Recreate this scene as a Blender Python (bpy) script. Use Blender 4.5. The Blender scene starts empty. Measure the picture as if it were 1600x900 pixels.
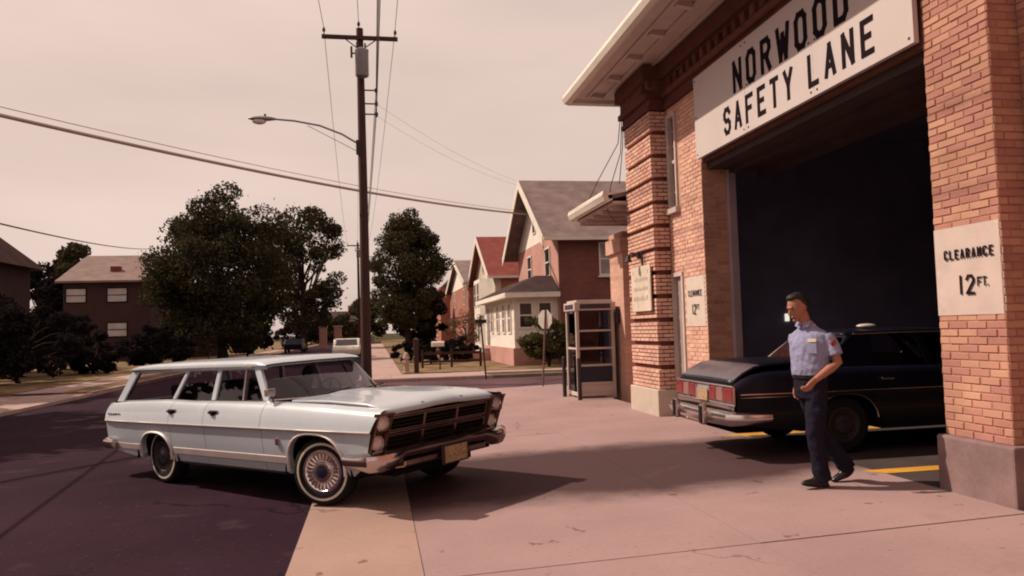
import bpy, math, random
import numpy as np
from mathutils import Vector, Matrix, Euler, noise
R = math.radians
random.seed(7); np.random.seed(7)
S = bpy.context.scene
COL = S.collection

# ------------------------------------------------------------------ camera
YAW, PITCH, ROLL, CAM_H = 10.37, 3.12, -1.64, 1.68
def cam_matrix():
    y, p, r = R(YAW), R(PITCH), R(ROLL)
    fwd = Vector((math.sin(y)*math.cos(p), math.cos(y)*math.cos(p), math.sin(p)))
    right = Vector((math.cos(y), -math.sin(y), 0)); up = right.cross(fwd)
    r2 = right*math.cos(r)+up*math.sin(r); u2 = -right*math.sin(r)+up*math.cos(r)
    m = Matrix((r2, u2, -fwd)).transposed().to_4x4(); m.translation = Vector((0, 0, CAM_H)); return m
cd = bpy.data.cameras.new('camera'); cam = bpy.data.objects.new('camera', cd); COL.objects.link(cam)
cam.matrix_world = cam_matrix(); cd.sensor_width = 36; cd.lens = 1175/1600*36; cd.clip_end = 3000; cd.clip_start = .05
S.camera = cam
# ------------------------------------------------------------------ sky, sun, exposure
SUN_EL, SUN_PHI = 46.0, 24.0
W = bpy.data.worlds.new('World'); S.world = W; W.use_nodes = True
wt = W.node_tree; wt.nodes.clear()
def wn(t, **k):
    n = wt.nodes.new(t)
    for a, b in k.items(): setattr(n, a, b)
    return n
sky = wn('ShaderNodeTexSky', sky_type='NISHITA', sun_disc=False, sun_elevation=R(SUN_EL), sun_rotation=R(270+SUN_PHI),
         air_density=1.0, dust_density=3.0, ozone_density=1.0, altitude=100)
hsv = wn('ShaderNodeHueSaturation'); hsv.inputs['Saturation'].default_value = .10
tint = wn('ShaderNodeMix', data_type='RGBA', blend_type='MULTIPLY'); tint.inputs[0].default_value = 1; tint.inputs[7].default_value = (1.0, .775, .68, 1)
tc = wn('ShaderNodeTexCoord'); mp = wn('ShaderNodeMapping'); mp.inputs['Scale'].default_value = (1.2, 1.2, 4.5)
cn = wn('ShaderNodeTexNoise'); cn.inputs['Scale'].default_value = 1.6; cn.inputs['Detail'].default_value = 5
cr = wn('ShaderNodeMapRange'); cr.inputs[1].default_value = .3; cr.inputs[2].default_value = .72; cr.inputs[3].default_value = .87; cr.inputs[4].default_value = 1.05
# thin even overcast veil flattens the clear sky's gradient
veil = wn('ShaderNodeMix', data_type='RGBA'); veil.inputs[0].default_value = .86; veil.inputs[7].default_value = (5.75, 5.75, 5.75, 1)
cm = wn('ShaderNodeMix', data_type='RGBA', blend_type='MULTIPLY'); cm.inputs[0].default_value = 1
bg = wn('ShaderNodeBackground'); bg.inputs['Strength'].default_value = .143
wo = wn('ShaderNodeOutputWorld'); L = wt.links.new
L(sky.outputs[0], hsv.inputs['Color']); L(hsv.outputs[0], veil.inputs[6]); L(veil.outputs[2], tint.inputs[6])
L(tc.outputs['Generated'], mp.inputs[0]); L(mp.outputs[0], cn.inputs['Vector']); L(cn.outputs[0], cr.inputs[0])
L(tint.outputs[2], cm.inputs[6]); L(cr.outputs[0], cm.inputs[7]); L(cm.outputs[2], bg.inputs[0]); L(bg.outputs[0], wo.inputs[0])
sd = bpy.data.lights.new('sun', 'SUN'); sd.energy = 5.0; sd.angle = R(.6); sd.color = (1, .85, .70)
sun = bpy.data.objects.new('sun', sd); COL.objects.link(sun)
SD = Vector((math.cos(R(SUN_PHI))*math.cos(R(SUN_EL)), -math.sin(R(SUN_PHI))*math.cos(R(SUN_EL)), -math.sin(R(SUN_EL))))
sun.rotation_euler = SD.to_track_quat('-Z', 'Y').to_euler(); sun.location = (-20, 10, 30)
S.view_settings.view_transform = 'Standard'; S.view_settings.look = 'None'
S.view_settings.exposure = 0.0; S.view_settings.gamma = 1.0
S.render.engine = 'CYCLES'; S.cycles.max_bounces = 6; S.cycles.transparent_max_bounces = 12
S.cycles.use_denoising = True; S.cycles.filter_width = 2.0

# ------------------------------------------------------------------ materials
MATS = {}
def M(name, col, rough=.7, var=.15, scale=3.0, fine=40.0, bump=.0, metal=0.0, spec=.35, col2=None, coat=0.0, rnd=0.0, emit=None, world=False, split=None):
    if name in MATS: return MATS[name]
    m = bpy.data.materials.new(name); m.use_nodes = True; MATS[name] = m
    nt = m.node_tree; b = nt.nodes['Principled BSDF']; l = nt.links.new
    b.inputs['Roughness'].default_value = rough; b.inputs['Metallic'].default_value = metal
    b.inputs['Specular IOR Level'].default_value = spec; b.inputs['Coat Weight'].default_value = coat; b.inputs['Coat Roughness'].default_value = .06
    c = tuple(col)+(1,)
    if emit:
        b.inputs['Emission Color'].default_value = c; b.inputs['Emission Strength'].default_value = emit
    if world:
        g = nt.nodes.new('ShaderNodeNewGeometry'); vec = g.outputs['Position']
    else:
        g = nt.nodes.new('ShaderNodeTexCoord'); vec = g.outputs['Object']
    n1 = nt.nodes.new('ShaderNodeTexNoise'); n1.inputs['Scale'].default_value = scale; n1.inputs['Detail'].default_value = 5; l(vec, n1.inputs['Vector'])
    n2 = nt.nodes.new('ShaderNodeTexNoise'); n2.inputs['Scale'].default_value = fine; n2.inputs['Detail'].default_value = 3; l(vec, n2.inputs['Vector'])
    mx = nt.nodes.new('ShaderNodeMath'); mx.operation = 'MULTIPLY_ADD'; mx.inputs[1].default_value = .35; l(n2.outputs[0], mx.inputs[0]); l(n1.outputs[0], mx.inputs[2])
    mr = nt.nodes.new('ShaderNodeMapRange'); mr.inputs[1].default_value = .42; mr.inputs[2].default_value = .92; l(mx.outputs[0], mr.inputs[0])
    mix = nt.nodes.new('ShaderNodeMix'); mix.data_type = 'RGBA'
    ca = tuple(x*(1-var) for x in col)+(1,); cb = tuple(min(1, x*(1+var)) for x in (col2 or col))+(1,)
    mix.inputs[6].default_value = ca; mix.inputs[7].default_value = cb; l(mr.outputs[0], mix.inputs[0])
    out = mix.outputs[2]
    if rnd:
        gi = nt.nodes.new('ShaderNodeNewGeometry'); oi = nt.nodes.new('ShaderNodeObjectInfo')
        ad = nt.nodes.new('ShaderNodeMath'); ad.operation = 'ADD'; l(gi.outputs['Random Per Island'], ad.inputs[0]); l(oi.outputs['Random'], ad.inputs[1])
        fr = nt.nodes.new('ShaderNodeMath'); fr.operation = 'FRACT'; l(ad.outputs[0], fr.inputs[0])
        m2 = nt.nodes.new('ShaderNodeMapRange'); m2.inputs[3].default_value = 1-rnd; m2.inputs[4].default_value = 1+rnd; l(fr.outputs[0], m2.inputs[0])
        h = nt.nodes.new('ShaderNodeHueSaturation'); l(out, h.inputs['Color']); l(m2.outputs[0], h.inputs['Value'])
        m3 = nt.nodes.new('ShaderNodeMapRange'); m3.inputs[3].default_value = .485; m3.inputs[4].default_value = .51; l(fr.outputs[0], m3.inputs[0]); l(m3.outputs[0], h.inputs['Hue'])
        out = h.outputs[0]
    l(out, b.inputs['Base Color'])
    if rough < .95 and metal < .5:
        mr2 = nt.nodes.new('ShaderNodeMapRange'); mr2.inputs[3].default_value = max(0, rough-.08); mr2.inputs[4].default_value = min(1, rough+.1); l(n1.outputs[0], mr2.inputs[0]); l(mr2.outputs[0], b.inputs['Roughness'])
    if bump:
        bp = nt.nodes.new('ShaderNodeBump'); bp.inputs['Strength'].default_value = bump; bp.inputs['Distance'].default_value = .02; l(mx.outputs[0], bp.inputs['Height']); l(bp.outputs[0], b.inputs['Normal'])
    return m
def glass(name, tintc, gloss=.1, base=.05, rough=.02):
    m = bpy.data.materials.new(name); m.use_nodes = True; MATS[name] = m; nt = m.node_tree; nt.nodes.clear(); l = nt.links.new
    o = nt.nodes.new('ShaderNodeOutputMaterial'); t = nt.nodes.new('ShaderNodeBsdfTransparent'); t.inputs[0].default_value = tuple(tintc)+(1,)
    g = nt.nodes.new('ShaderNodeBsdfGlossy'); g.inputs['Roughness'].default_value = rough; g.inputs[0].default_value = (.72, .68, .70, 1)
    f = nt.nodes.new('ShaderNodeFresnel'); f.inputs[0].default_value = 1.5
    a = nt.nodes.new('ShaderNodeMath'); a.operation = 'MULTIPLY_ADD'; a.inputs[1].default_value = 1.0; a.inputs[2].default_value = base; l(f.outputs[0], a.inputs[0])
    x = nt.nodes.new('ShaderNodeMixShader'); l(a.outputs[0], x.inputs[0]); l(t.outputs[0], x.inputs[1]); l(g.outputs[0], x.inputs[2]); l(x.outputs[0], o.inputs[0]); return m
def brick_mat(name, c1, c2, mortar, sc=1.0):
    """far brick walls whose bricks are too small to pick apart"""
    m = bpy.data.materials.new(name); m.use_nodes = True; MATS[name] = m; nt = m.node_tree; b = nt.nodes['Principled BSDF']; l = nt.links.new
    g = nt.nodes.new('ShaderNodeNewGeometry'); sp = nt.nodes.new('ShaderNodeSeparateXYZ'); l(g.outputs['Position'], sp.inputs[0])
    ad = nt.nodes.new('ShaderNodeMath'); ad.operation = 'ADD'; l(sp.outputs[0], ad.inputs[0]); l(sp.outputs[1], ad.inputs[1])
    cb = nt.nodes.new('ShaderNodeCombineXYZ'); l(ad.outputs[0], cb.inputs[0]); l(sp.outputs[2], cb.inputs[1])
    t = nt.nodes.new('ShaderNodeTexBrick'); t.inputs['Scale'].default_value = sc; t.inputs['Brick Width'].default_value = .21; t.inputs['Row Height'].default_value = .068; t.inputs['Mortar Size'].default_value = .008
    t.inputs['Color1'].default_value = tuple(c1)+(1,); t.inputs['Color2'].default_value = tuple(c2)+(1,); t.inputs['Mortar'].default_value = tuple(mortar)+(1,); l(cb.outputs[0], t.inputs['Vector'])
    n = nt.nodes.new('ShaderNodeTexNoise'); n.inputs['Scale'].default_value = .9; n.inputs['Detail'].default_value = 5; l(g.outputs['Position'], n.inputs['Vector'])
    mr = nt.nodes.new('ShaderNodeMapRange'); mr.inputs[3].default_value = .7; mr.inputs[4].default_value = 1.3; l(n.outputs[0], mr.inputs[0])
    mx = nt.nodes.new('ShaderNodeMix'); mx.data_type = 'RGBA'; mx.blend_type = 'MULTIPLY'; mx.inputs[0].default_value = 1; l(t.outputs[0], mx.inputs[6]); l(mr.outputs[0], mx.inputs[7]); l(mx.outputs[2], b.inputs['Base Color'])
    b.inputs['Roughness'].default_value = .9; b.inputs['Specular IOR Level'].default_value = .2; return m

m_brick = M('brick', (.43, .222, .163), .9, .2, 2.2, 60, .2, spec=.12, rnd=.13, world=True)
m_brick_pale = M('brick_pale', (.60, .36, .28), .9, .14, 2.2, 60, .2, spec=.12, rnd=.11, world=True)
m_mortar_pale = M('mortar_pale', (.50, .29, .22), .95, .15, 8, 60, .2, spec=.1, world=True)
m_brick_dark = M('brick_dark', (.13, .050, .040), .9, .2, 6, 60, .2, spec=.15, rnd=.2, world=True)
m_mortar = M('mortar', (.36, .185, .136), .95, .2, 8, 60, .2, spec=.1, world=True)
m_whitebrick = M('painted_brick', (.56, .46, .40), .75, .08, 5, 50, .15, rnd=.06, world=True)
m_stone = M('stone_base', (.21, .135, .132), .9, .25, 2.6, 30, .25, spec=.2, world=True)
m_white = M('white_paint', (.66, .59, .51), .6, .07, 2, 30)
m_trim = M('trim_paint', (.50, .40, .36), .6, .14, 2.5, 25)
m_sign = M('sign_paint', (.53, .455, .44), .55, .05, 1.2, 14)
m_letter = M('letter_paint', (.016, .009, .012), .9, .1, 4, spec=.05)
m_dark = M('dark', (.012, .010, .012), .9, .2, 4, spec=.05)
m_int = M('interior_bluegrey', (.24, .22, .34), .95, .2, 1.5, spec=.03)  # even blue-grey tone for the garage walls
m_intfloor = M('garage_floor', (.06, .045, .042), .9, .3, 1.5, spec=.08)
m_chrome = M('chrome', (.55, .47, .45), .16, .10, 5, metal=1)
m_chromed = M('chrome_dull', (.50, .37, .32), .28, .2, 6, metal=1)
m_alum = M('satin_aluminium', (.58, .49, .47), .45, .12, 4, metal=.25)
m_wheelchrome = M('wheel_chrome', (.80, .74, .72), .24, .08, 6, metal=1)
m_rubber = M('rubber', (.012, .010, .011), .8, .2, 10, spec=.15)
m_wall = M('whitewall', (.62, .55, .46), .7, .1, 8)
m_paint = M('wagon_paint', (.445, .475, .525), .26, .05, 1.6, 20, spec=.4, coat=.6)
m_navy = M('navy_paint', (.006, .005, .012), .35, .1, 2, spec=.2, coat=.08)
m_vinyl = M('seat_vinyl', (.02, .02, .028), .6, .2, 6)
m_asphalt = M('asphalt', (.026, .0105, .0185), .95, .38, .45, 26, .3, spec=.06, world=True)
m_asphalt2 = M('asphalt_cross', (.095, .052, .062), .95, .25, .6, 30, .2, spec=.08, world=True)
m_side = M('sidewalk_concrete', (.36, .245, .225), .9, .14, 1.2, 26, .15, spec=.15, world=True)
m_grass = M('lawn', (.14, .092, .052), .95, .4, .9, 14, .5, spec=.05, col2=(.20, .13, .075), world=True)
m_soil = M('ground', (.05, .040, .022), .95, .4, .3, 6, .3, spec=.05, world=True)
m_yellow = M('yellow_line', (.55, .27, .035), .7, .25, 3, 30, world=True)
m_wood = M('pole_wood', (.055, .022, .018), .85, .3, 2, 20, .3)
m_metal = M('galvanised', (.26, .24, .25), .5, .15, 6, metal=.3)
m_steel = M('dark_steel', (.04, .028, .028), .6, .2, 6, metal=.2)
m_wire = M('wire', (.075, .048, .045), .7, .1)
m_wirethin = M('wire_thin', (.34, .25, .23), .7, .1)
m_red = M('red_lens', (.20, .010, .014), .2, .2, 10, coat=.6)
m_amber = M('lens_clear', (.60, .50, .45), .12, .2, 10, coat=.8)
m_skin = M('skin', (.33, .135, .085), .55, .1, 8)
m_hair = M('hair', (.012, .008, .008), .5, .3, 60, bump=.4)
m_shirt = M('shirt_cloth', (.25, .25, .38), .9, .14, 9, 90, .3, spec=.1)
m_trouser = M('trouser_cloth', (.014, .012, .022), .9, .2, 9, 90, .3, spec=.1)
m_leather = M('shoe_leather', (.010, .008, .009), .35, .2, 9)
m_glass_car = glass('car_glass', (.66, .62, .66), base=.015)
m_glass_ws = glass('windscreen_glass', (.80, .76, .80), base=.03)
m_glass_b = glass('booth_glass', (.68, .62, .60), base=.03)
m_pane = M('window_pane', (.030, .024, .028), .08, .3, 2, spec=.6)
m_panel = M('curtained_pane', (.26, .22, .22), .35, .3, 2)
m_roofA = M('shingle_grey', (.19, .135, .13), .95, .28, 1.6, 12, .6, spec=.1, world=True)
m_roofB = M('shingle_red', (.19, .052, .045), .95, .22, 1.6, 12, .6, spec=.1, world=True)
m_roofD = M('shingle_dark', (.055, .034, .034), .95, .25, 1.6, 12, .6, spec=.1, world=True)
m_houseA = brick_mat('house_brick_tan', (.48, .24, .20), (.41, .195, .16), (.43, .28, .24))
m_houseC = brick_mat('house_brick_red', (.38, .135, .095), (.30, .105, .075), (.32, .18, .14))
m_houseL = brick_mat('house_brick_brown_shaded', (.055, .027, .026), (.045, .021, .022), (.05, .032, .031))  # brown brick darkened further: shade of the visible sides is in the colour
m_siding = M('white_siding', (.72, .64, .57), .7, .08, 2, 20)
m_cream = M('cream_siding', (.48, .41, .33), .7, .1, 2, 20)
m_bark = M('bark', (.035, .022, .018), .95, .3, 5, 30, .6, spec=.05)
m_hyd = M('hydrant_paint', (.38, .26, .22), .7, .3, 14)

def add_cracks(m, scale=.55, width=.012, col=(.02, .012, .014), amount=.8, keep=.5):
    nt = m.node_tree; l = nt.links.new; bs = nt.nodes['Principled BSDF']; src = bs.inputs['Base Color'].links[0].from_socket
    g = nt.nodes.new('ShaderNodeNewGeometry'); n = nt.nodes.new('ShaderNodeTexNoise'); n.inputs['Scale'].default_value = 1.7; n.inputs['Detail'].default_value = 6; l(g.outputs['Position'], n.inputs['Vector'])
    ad = nt.nodes.new('ShaderNodeVectorMath'); ad.operation = 'MULTIPLY_ADD'; ad.inputs[1].default_value = (.9, .9, 0); l(n.outputs['Color'], ad.inputs[0]); l(g.outputs['Position'], ad.inputs[2])
    v = nt.nodes.new('ShaderNodeTexVoronoi'); v.feature = 'DISTANCE_TO_EDGE'; v.inputs['Scale'].default_value = scale; l(ad.outputs[0], v.inputs['Vector'])
    a = nt.nodes.new('ShaderNodeMapRange'); a.inputs[1].default_value = width*.35; a.inputs[2].default_value = width; a.inputs[3].default_value = 1; a.inputs[4].default_value = 0; l(v.outputs[0], a.inputs[0])
    n2 = nt.nodes.new('ShaderNodeTexNoise'); n2.inputs['Scale'].default_value = .45; n2.inputs['Detail'].default_value = 3; l(g.outputs['Position'], n2.inputs['Vector'])
    b = nt.nodes.new('ShaderNodeMapRange'); b.inputs[1].default_value = keep; b.inputs[2].default_value = keep+.06; b.inputs[4].default_value = amount; l(n2.outputs[0], b.inputs[0])
    k = nt.nodes.new('ShaderNodeMath'); k.operation = 'MULTIPLY'; l(a.outputs[0], k.inputs[0]); l(b.outputs[0], k.inputs[1])
    x = nt.nodes.new('ShaderNodeMix'); x.data_type = 'RGBA'; l(k.outputs[0], x.inputs[0]); l(src, x.inputs[6]); x.inputs[7].default_value = tuple(col)+(1,); l(x.outputs[2], bs.inputs['Base Color'])
def add_specks(m, scale, lo, hi, col, amount):
    nt = m.node_tree; l = nt.links.new; bs = nt.nodes['Principled BSDF']; src = bs.inputs['Base Color'].links[0].from_socket
    g = nt.nodes.new('ShaderNodeNewGeometry'); n = nt.nodes.new('ShaderNodeTexNoise'); n.inputs['Scale'].default_value = scale; n.inputs['Detail'].default_value = 4; n.inputs['Roughness'].default_value = .6; l(g.outputs['Position'], n.inputs['Vector'])
    a = nt.nodes.new('ShaderNodeMapRange'); a.inputs[1].default_value = lo; a.inputs[2].default_value = hi; a.inputs[4].default_value = amount; l(n.outputs[0], a.inputs[0])
    x = nt.nodes.new('ShaderNodeMix'); x.data_type = 'RGBA'; l(a.outputs[0], x.inputs[0]); l(src, x.inputs[6]); x.inputs[7].default_value = tuple(col)+(1,); l(x.outputs[2], bs.inputs['Base Color'])
add_cracks(m_asphalt, .38, .010, (.010, .006, .008), .9, .47); add_specks(m_asphalt, 1.1, .60, .70, (.060, .036, .042), .5); add_specks(m_asphalt, 22, .66, .72, (.16, .11, .11), .35)
add_cracks(m_side, .5, .012, (.05, .03, .03), .7, .5); add_specks(m_brick, 1.3, .58, .72, (.10, .05, .045), .45); add_specks(m_whitebrick, 1.6, .60, .74, (.30, .20, .16), .35); add_specks(m_sign, .9, .55, .75, (.36, .26, .23), .28)
add_specks(m_stone, 2.2, .56, .70, (.16, .10, .085), .55); add_specks(m_grass, 1.6, .52, .66, (.055, .050, .020), .7)
def leaf_mat(name, c1, c2):
    m = bpy.data.materials.new(name); m.use_nodes = True; nt = m.node_tree; nt.nodes.clear(); l = nt.links.new
    o = nt.nodes.new('ShaderNodeOutputMaterial'); d = nt.nodes.new('ShaderNodeBsdfDiffuse'); t = nt.nodes.new('ShaderNodeBsdfTranslucent')
    gi = nt.nodes.new('ShaderNodeNewGeometry'); mx = nt.nodes.new('ShaderNodeMix'); mx.data_type = 'RGBA'; mx.inputs[6].default_value = tuple(c1)+(1,); mx.inputs[7].default_value = tuple(c2)+(1,)
    l(gi.outputs['Random Per Island'], mx.inputs[0]); l(mx.outputs[2], d.inputs[0]); l(mx.outputs[2], t.inputs[0])
    s = nt.nodes.new('ShaderNodeMixShader'); s.inputs[0].default_value = .22; l(d.outputs[0], s.inputs[1]); l(t.outputs[0], s.inputs[2]); l(s.outputs[0], o.inputs[0]); return m
m_leaf = leaf_mat('leaf_dark', (.026, .022, .021), (.085, .072, .032))
m_leaf2 = leaf_mat('leaf_mid', (.032, .028, .022), (.10, .085, .038))
m_leaf3 = leaf_mat('leaf_bush', (.055, .055, .020), (.12, .10, .040))
m_leafk = leaf_mat('leaf_shaded', (.016, .012, .015), (.026, .020, .019))  # leaf colour darkened to carry the shade on the shrubs

# ------------------------------------------------------------------ mesh helpers
class MB:
    def __init__(s): s.v = []; s.f = []; s.mi = []
    def add(s, vs, fs, mi=0):
        o = len(s.v); s.v += [tuple(v) for v in vs]; s.f += [tuple(i+o for i in f) for f in fs]; s.mi += [mi]*len(fs); return s
    def box(s, x0, x1, y0, y1, z0, z1, mi=0):
        return s.add([(x0,y0,z0),(x1,y0,z0),(x1,y1,z0),(x0,y1,z0),(x0,y0,z1),(x1,y0,z1),(x1,y1,z1),(x0,y1,z1)],
                     [(0,3,2,1),(4,5,6,7),(0,1,5,4),(1,2,6,5),(2,3,7,6),(3,0,4,7)], mi)
    def hexa(s, p, mi=0):   # 8 points: bottom 4 ccw, top 4
        return s.add(p, [(0,3,2,1),(4,5,6,7),(0,1,5,4),(1,2,6,5),(2,3,7,6),(3,0,4,7)], mi)
    def prism(s, poly, vec, mi=0):   # polygon of 3D points extruded by vec
        n = len(poly); v = Vector(vec); a = [Vector(p) for p in poly]; b = [p+v for p in a]
        return s.add(a+b, [tuple(range(n))[::-1], tuple(range(n, 2*n))]+[(i, (i+1)%n, n+(i+1)%n, n+i) for i in range(n)], mi)
    def tube(s, pts, r, n=8, mi=0, caps=True, flat=1.0):
        P = [Vector(p) for p in pts]; rr = r if isinstance(r, (list, tuple)) else [r]*len(P)
        vs = []; fs = []; up = None
        for i, p in enumerate(P):
            t = (P[min(i+1, len(P)-1)]-P[max(i-1, 0)]).normalized()
            if up is None:
                up = Vector((0, 0, 1)) if abs(t.z) < .9 else Vector((1, 0, 0))
            a = t.cross(up); a = a.normalized() if a.length > 1e-6 else t.orthogonal().normalized(); b = a.cross(t).normalized(); up = b
            for k in range(n):
                th = 2*math.pi*k/n; vs.append(p+a*math.cos(th)*rr[i]+b*math.sin(th)*rr[i]*flat)
        for i in range(len(P)-1):
            for k in range(n): fs.append((i*n+k, i*n+(k+1)%n, (i+1)*n+(k+1)%n, (i+1)*n+k))
        if caps: fs += [tuple(range(n))[::-1], tuple(range((len(P)-1)*n, len(P)*n))]
        return s.add(vs, fs, mi)
    def lathe(s, prof, n=24, mi=0, mat=None, caps=False):   # prof (r, h) about local Z
        vs = []; fs = []; m = mat or Matrix.Identity(4)
        for r, h in prof:
            for k in range(n):
                th = 2*math.pi*k/n; vs.append(m @ Vector((r*math.cos(th), r*math.sin(th), h)))
        for i in range(len(prof)-1):
            for k in range(n): fs.append((i*n+k, i*n+(k+1)%n, (i+1)*n+(k+1)%n, (i+1)*n+k))
        if caps: fs += [tuple(range(n))[::-1], tuple(range((len(prof)-1)*n, len(prof)*n))]
        return s.add(vs, fs, mi)
    def grid(s, rows, mi=0, close=False):
        n = len(rows[0]); vs = [p for r in rows for p in r]; fs = []
        for i in range(len(rows)-1):
            for k in range(n if close else n-1): fs.append((i*n+k, i*n+(k+1)%n, (i+1)*n+(k+1)%n, (i+1)*n+k))
        return s.add(vs, fs, mi)
    def ell(s, c, r, mi=0, nu=14, nv=10, mat=None, fn=None):
        vs = []; fs = []; c = Vector(c)
        for j in range(1, nv):
            ph = math.pi*j/nv
            for i in range(nu):
                th = 2*math.pi*i/nu; u = Vector((math.sin(ph)*math.cos(th), math.sin(ph)*math.sin(th), math.cos(ph)))
                p = Vector((u.x*r[0], u.y*r[1], u.z*r[2]))
                if fn: p = fn(u, p)
                vs.append(c+((mat @ p) if mat else p))
        for t in (1, -1):
            p = Vector((0, 0, t*r[2])); p = fn(Vector((0, 0, t)), p) if fn else p; vs.append(c+((mat @ p) if mat else p))
        a, b = len(vs)-2, len(vs)-1
        for j in range(nv-2):
            for i in range(nu): fs.append((j*nu+i, (j+1)*nu+i, (j+1)*nu+(i+1)%nu, j*nu+(i+1)%nu))
        for i in range(nu): fs.append((a, i, (i+1)%nu)); fs.append((b, (nv-2)*nu+(i+1)%nu, (nv-2)*nu+i))
        return s.add(vs, fs, mi)
    def mesh(s, name, mats, smooth=None):
        me = bpy.data.meshes.new(name); me.from_pydata(s.v, [], s.f); me.update()
        for m in (mats if isinstance(mats, (list, tuple)) else [mats]): me.materials.append(m)
        if any(s.mi): me.polygons.foreach_set('material_index', s.mi)
        if smooth is not None:
            me.polygons.foreach_set('use_smooth', [True]*len(me.polygons)); me.set_sharp_from_angle(angle=R(smooth))
        return me
    def build(s, name, mats, parent=None, smooth=None, bevel=None, solid=None, sub=0):
        o = bpy.data.objects.new(name, s.mesh(name, mats, smooth)); COL.objects.link(o)
        if parent: o.parent = parent
        if solid: md = o.modifiers.new('solid', 'SOLIDIFY'); md.thickness = solid; md.offset = -1
        if sub: md = o.modifiers.new('sub', 'SUBSURF'); md.levels = sub; md.render_levels = sub
        if bevel: md = o.modifiers.new('bevel', 'BEVEL'); md.width = bevel; md.segments = 2; md.limit_method = 'ANGLE'; md.angle_limit = R(40)
        return o
def tag(o, label=None, cat=None, group=None, kind=None):
    if label: o['label'] = label
    if cat: o['category'] = cat
    if group: o['group'] = group
    if kind: o['kind'] = kind
    return o
def thing(name, label, cat, loc=(0,0,0), rz=0, group=None):
    o = bpy.data.objects.new(name, None); COL.objects.link(o); o.location = loc; o.rotation_euler = (0, 0, rz); o.empty_display_size = .2
    return tag(o, label, cat, group)
def struct(name, mb, mat, **k): return tag(mb.build(name, mat, **k), kind='structure')
def part(name, mesh, parent, loc=(0,0,0), rot=(0,0,0), scale=(1,1,1)):
    o = bpy.data.objects.new(name, mesh); COL.objects.link(o); o.parent = parent; o.location = loc; o.rotation_euler = rot; o.scale = scale; return o
def clone(o, parent=None):
    c = o.copy(); COL.objects.link(c); c.parent = parent
    for ch in list(o.children): clone(ch, c)
    return c
def remesh(mb, voxel, smooth_it=4, disp=0):
    me = mb.mesh('tmp', []); o = bpy.data.objects.new('tmp', me); COL.objects.link(o)
    md = o.modifiers.new('r', 'REMESH'); md.mode = 'VOXEL'; md.voxel_size = voxel
    sm = o.modifiers.new('s', 'SMOOTH'); sm.iterations = smooth_it; sm.factor = .5
    if disp:
        tx = bpy.data.textures.new('folds', 'CLOUDS'); tx.noise_scale = .07; d = o.modifiers.new('d', 'DISPLACE'); d.texture = tx; d.strength = disp; d.mid_level = .5
    dg = bpy.context.evaluated_depsgraph_get(); out = bpy.data.meshes.new_from_object(o.evaluated_get(dg))
    bpy.data.objects.remove(o); bpy.data.meshes.remove(me)
    out.polygons.foreach_set('use_smooth', [True]*len(out.polygons)); return out

# block letters: strokes on a 4 x 6 grid with cut corners
GL = {'N': [[(0,0),(0,6),(4,0),(4,6)]], 'O': [[(1,0),(3,0),(4,1),(4,5),(3,6),(1,6),(0,5),(0,1),(1,0)]], 'R': [[(0,0),(0,6),(3,6),(4,5),(4,4),(3,3),(0,3)],[(2,3),(4,0)]],
 'W': [[(0,6),(1.1,0),(2.2,4.6),(3.3,0),(4.4,6)]], 'D': [[(0,0),(3,0),(4,1),(4,5),(3,6),(0,6),(0,0)]], 'S': [[(0,1),(1,0),(3,0),(4,1),(4,2.2),(3,3),(1,3.1),(0,4),(0,5),(1,6),(3,6),(4,5)]],
 'A': [[(0,0),(2,6),(4,0)],[(.75,1.8),(3.25,1.8)]], 'F': [[(0,0),(0,6),(4,6)],[(0,3.1),(3,3.1)]], 'E': [[(4,0),(0,0),(0,6),(4,6)],[(0,3.1),(3,3.1)]], 'T': [[(2,0),(2,6)],[(0,6),(4,6)]],
 'Y': [[(2,0),(2,2.8),(0,6)],[(2,2.8),(4,6)]], 'L': [[(0,6),(0,0),(4,0)]], 'C': [[(4,1),(3,0),(1,0),(0,1),(0,5),(1,6),(3,6),(4,5)]], '1': [[(2,0),(2,6)]], '2': [[(0,4.8),(1,6),(3,6),(4,5),(4,4),(0,0),(4,0)]], '.': [[(0,0),(.1,.3)]]}
def letter(ch, w, h, t, depth, fn, mat, parent):
    """fn maps (u, v, d) to a point: u along the text, v up, d out of the board"""
    b = MB(); e = 0
    for st in GL[ch]:
        for i in range(len(st)-1):
            e += 1; dd = depth+e*.0004
            a = Vector((st[i][0]/4*w, st[i][1]/6*h)); c = Vector((st[i+1][0]/4*w, st[i+1][1]/6*h)); d = (c-a).normalized(); n = Vector((-d.y, d.x))*t/2
            a2 = a-d*t*.42 if True else a; c2 = c+d*t*.42
            q = [a2-n, c2-n, c2+n, a2+n]; b.hexa([fn(p.x, p.y, .0) for p in q]+[fn(p.x, p.y, dd) for p in q])
    return b.build('letter', mat, parent)
def text(s, u0, v0, h, w, gap, t, fn, mat, parent, depth=.004, space=None):
    u = u0
    for ch in s:
        if ch == ' ': u += (space or w*.7); continue
        ww = w*1.2 if ch == 'W' else w
        letter(ch, ww, h, t, depth, lambda a, b, d, u=u: fn(u+a, v0+b, d), mat, parent); u += ww+gap
    return u
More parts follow.
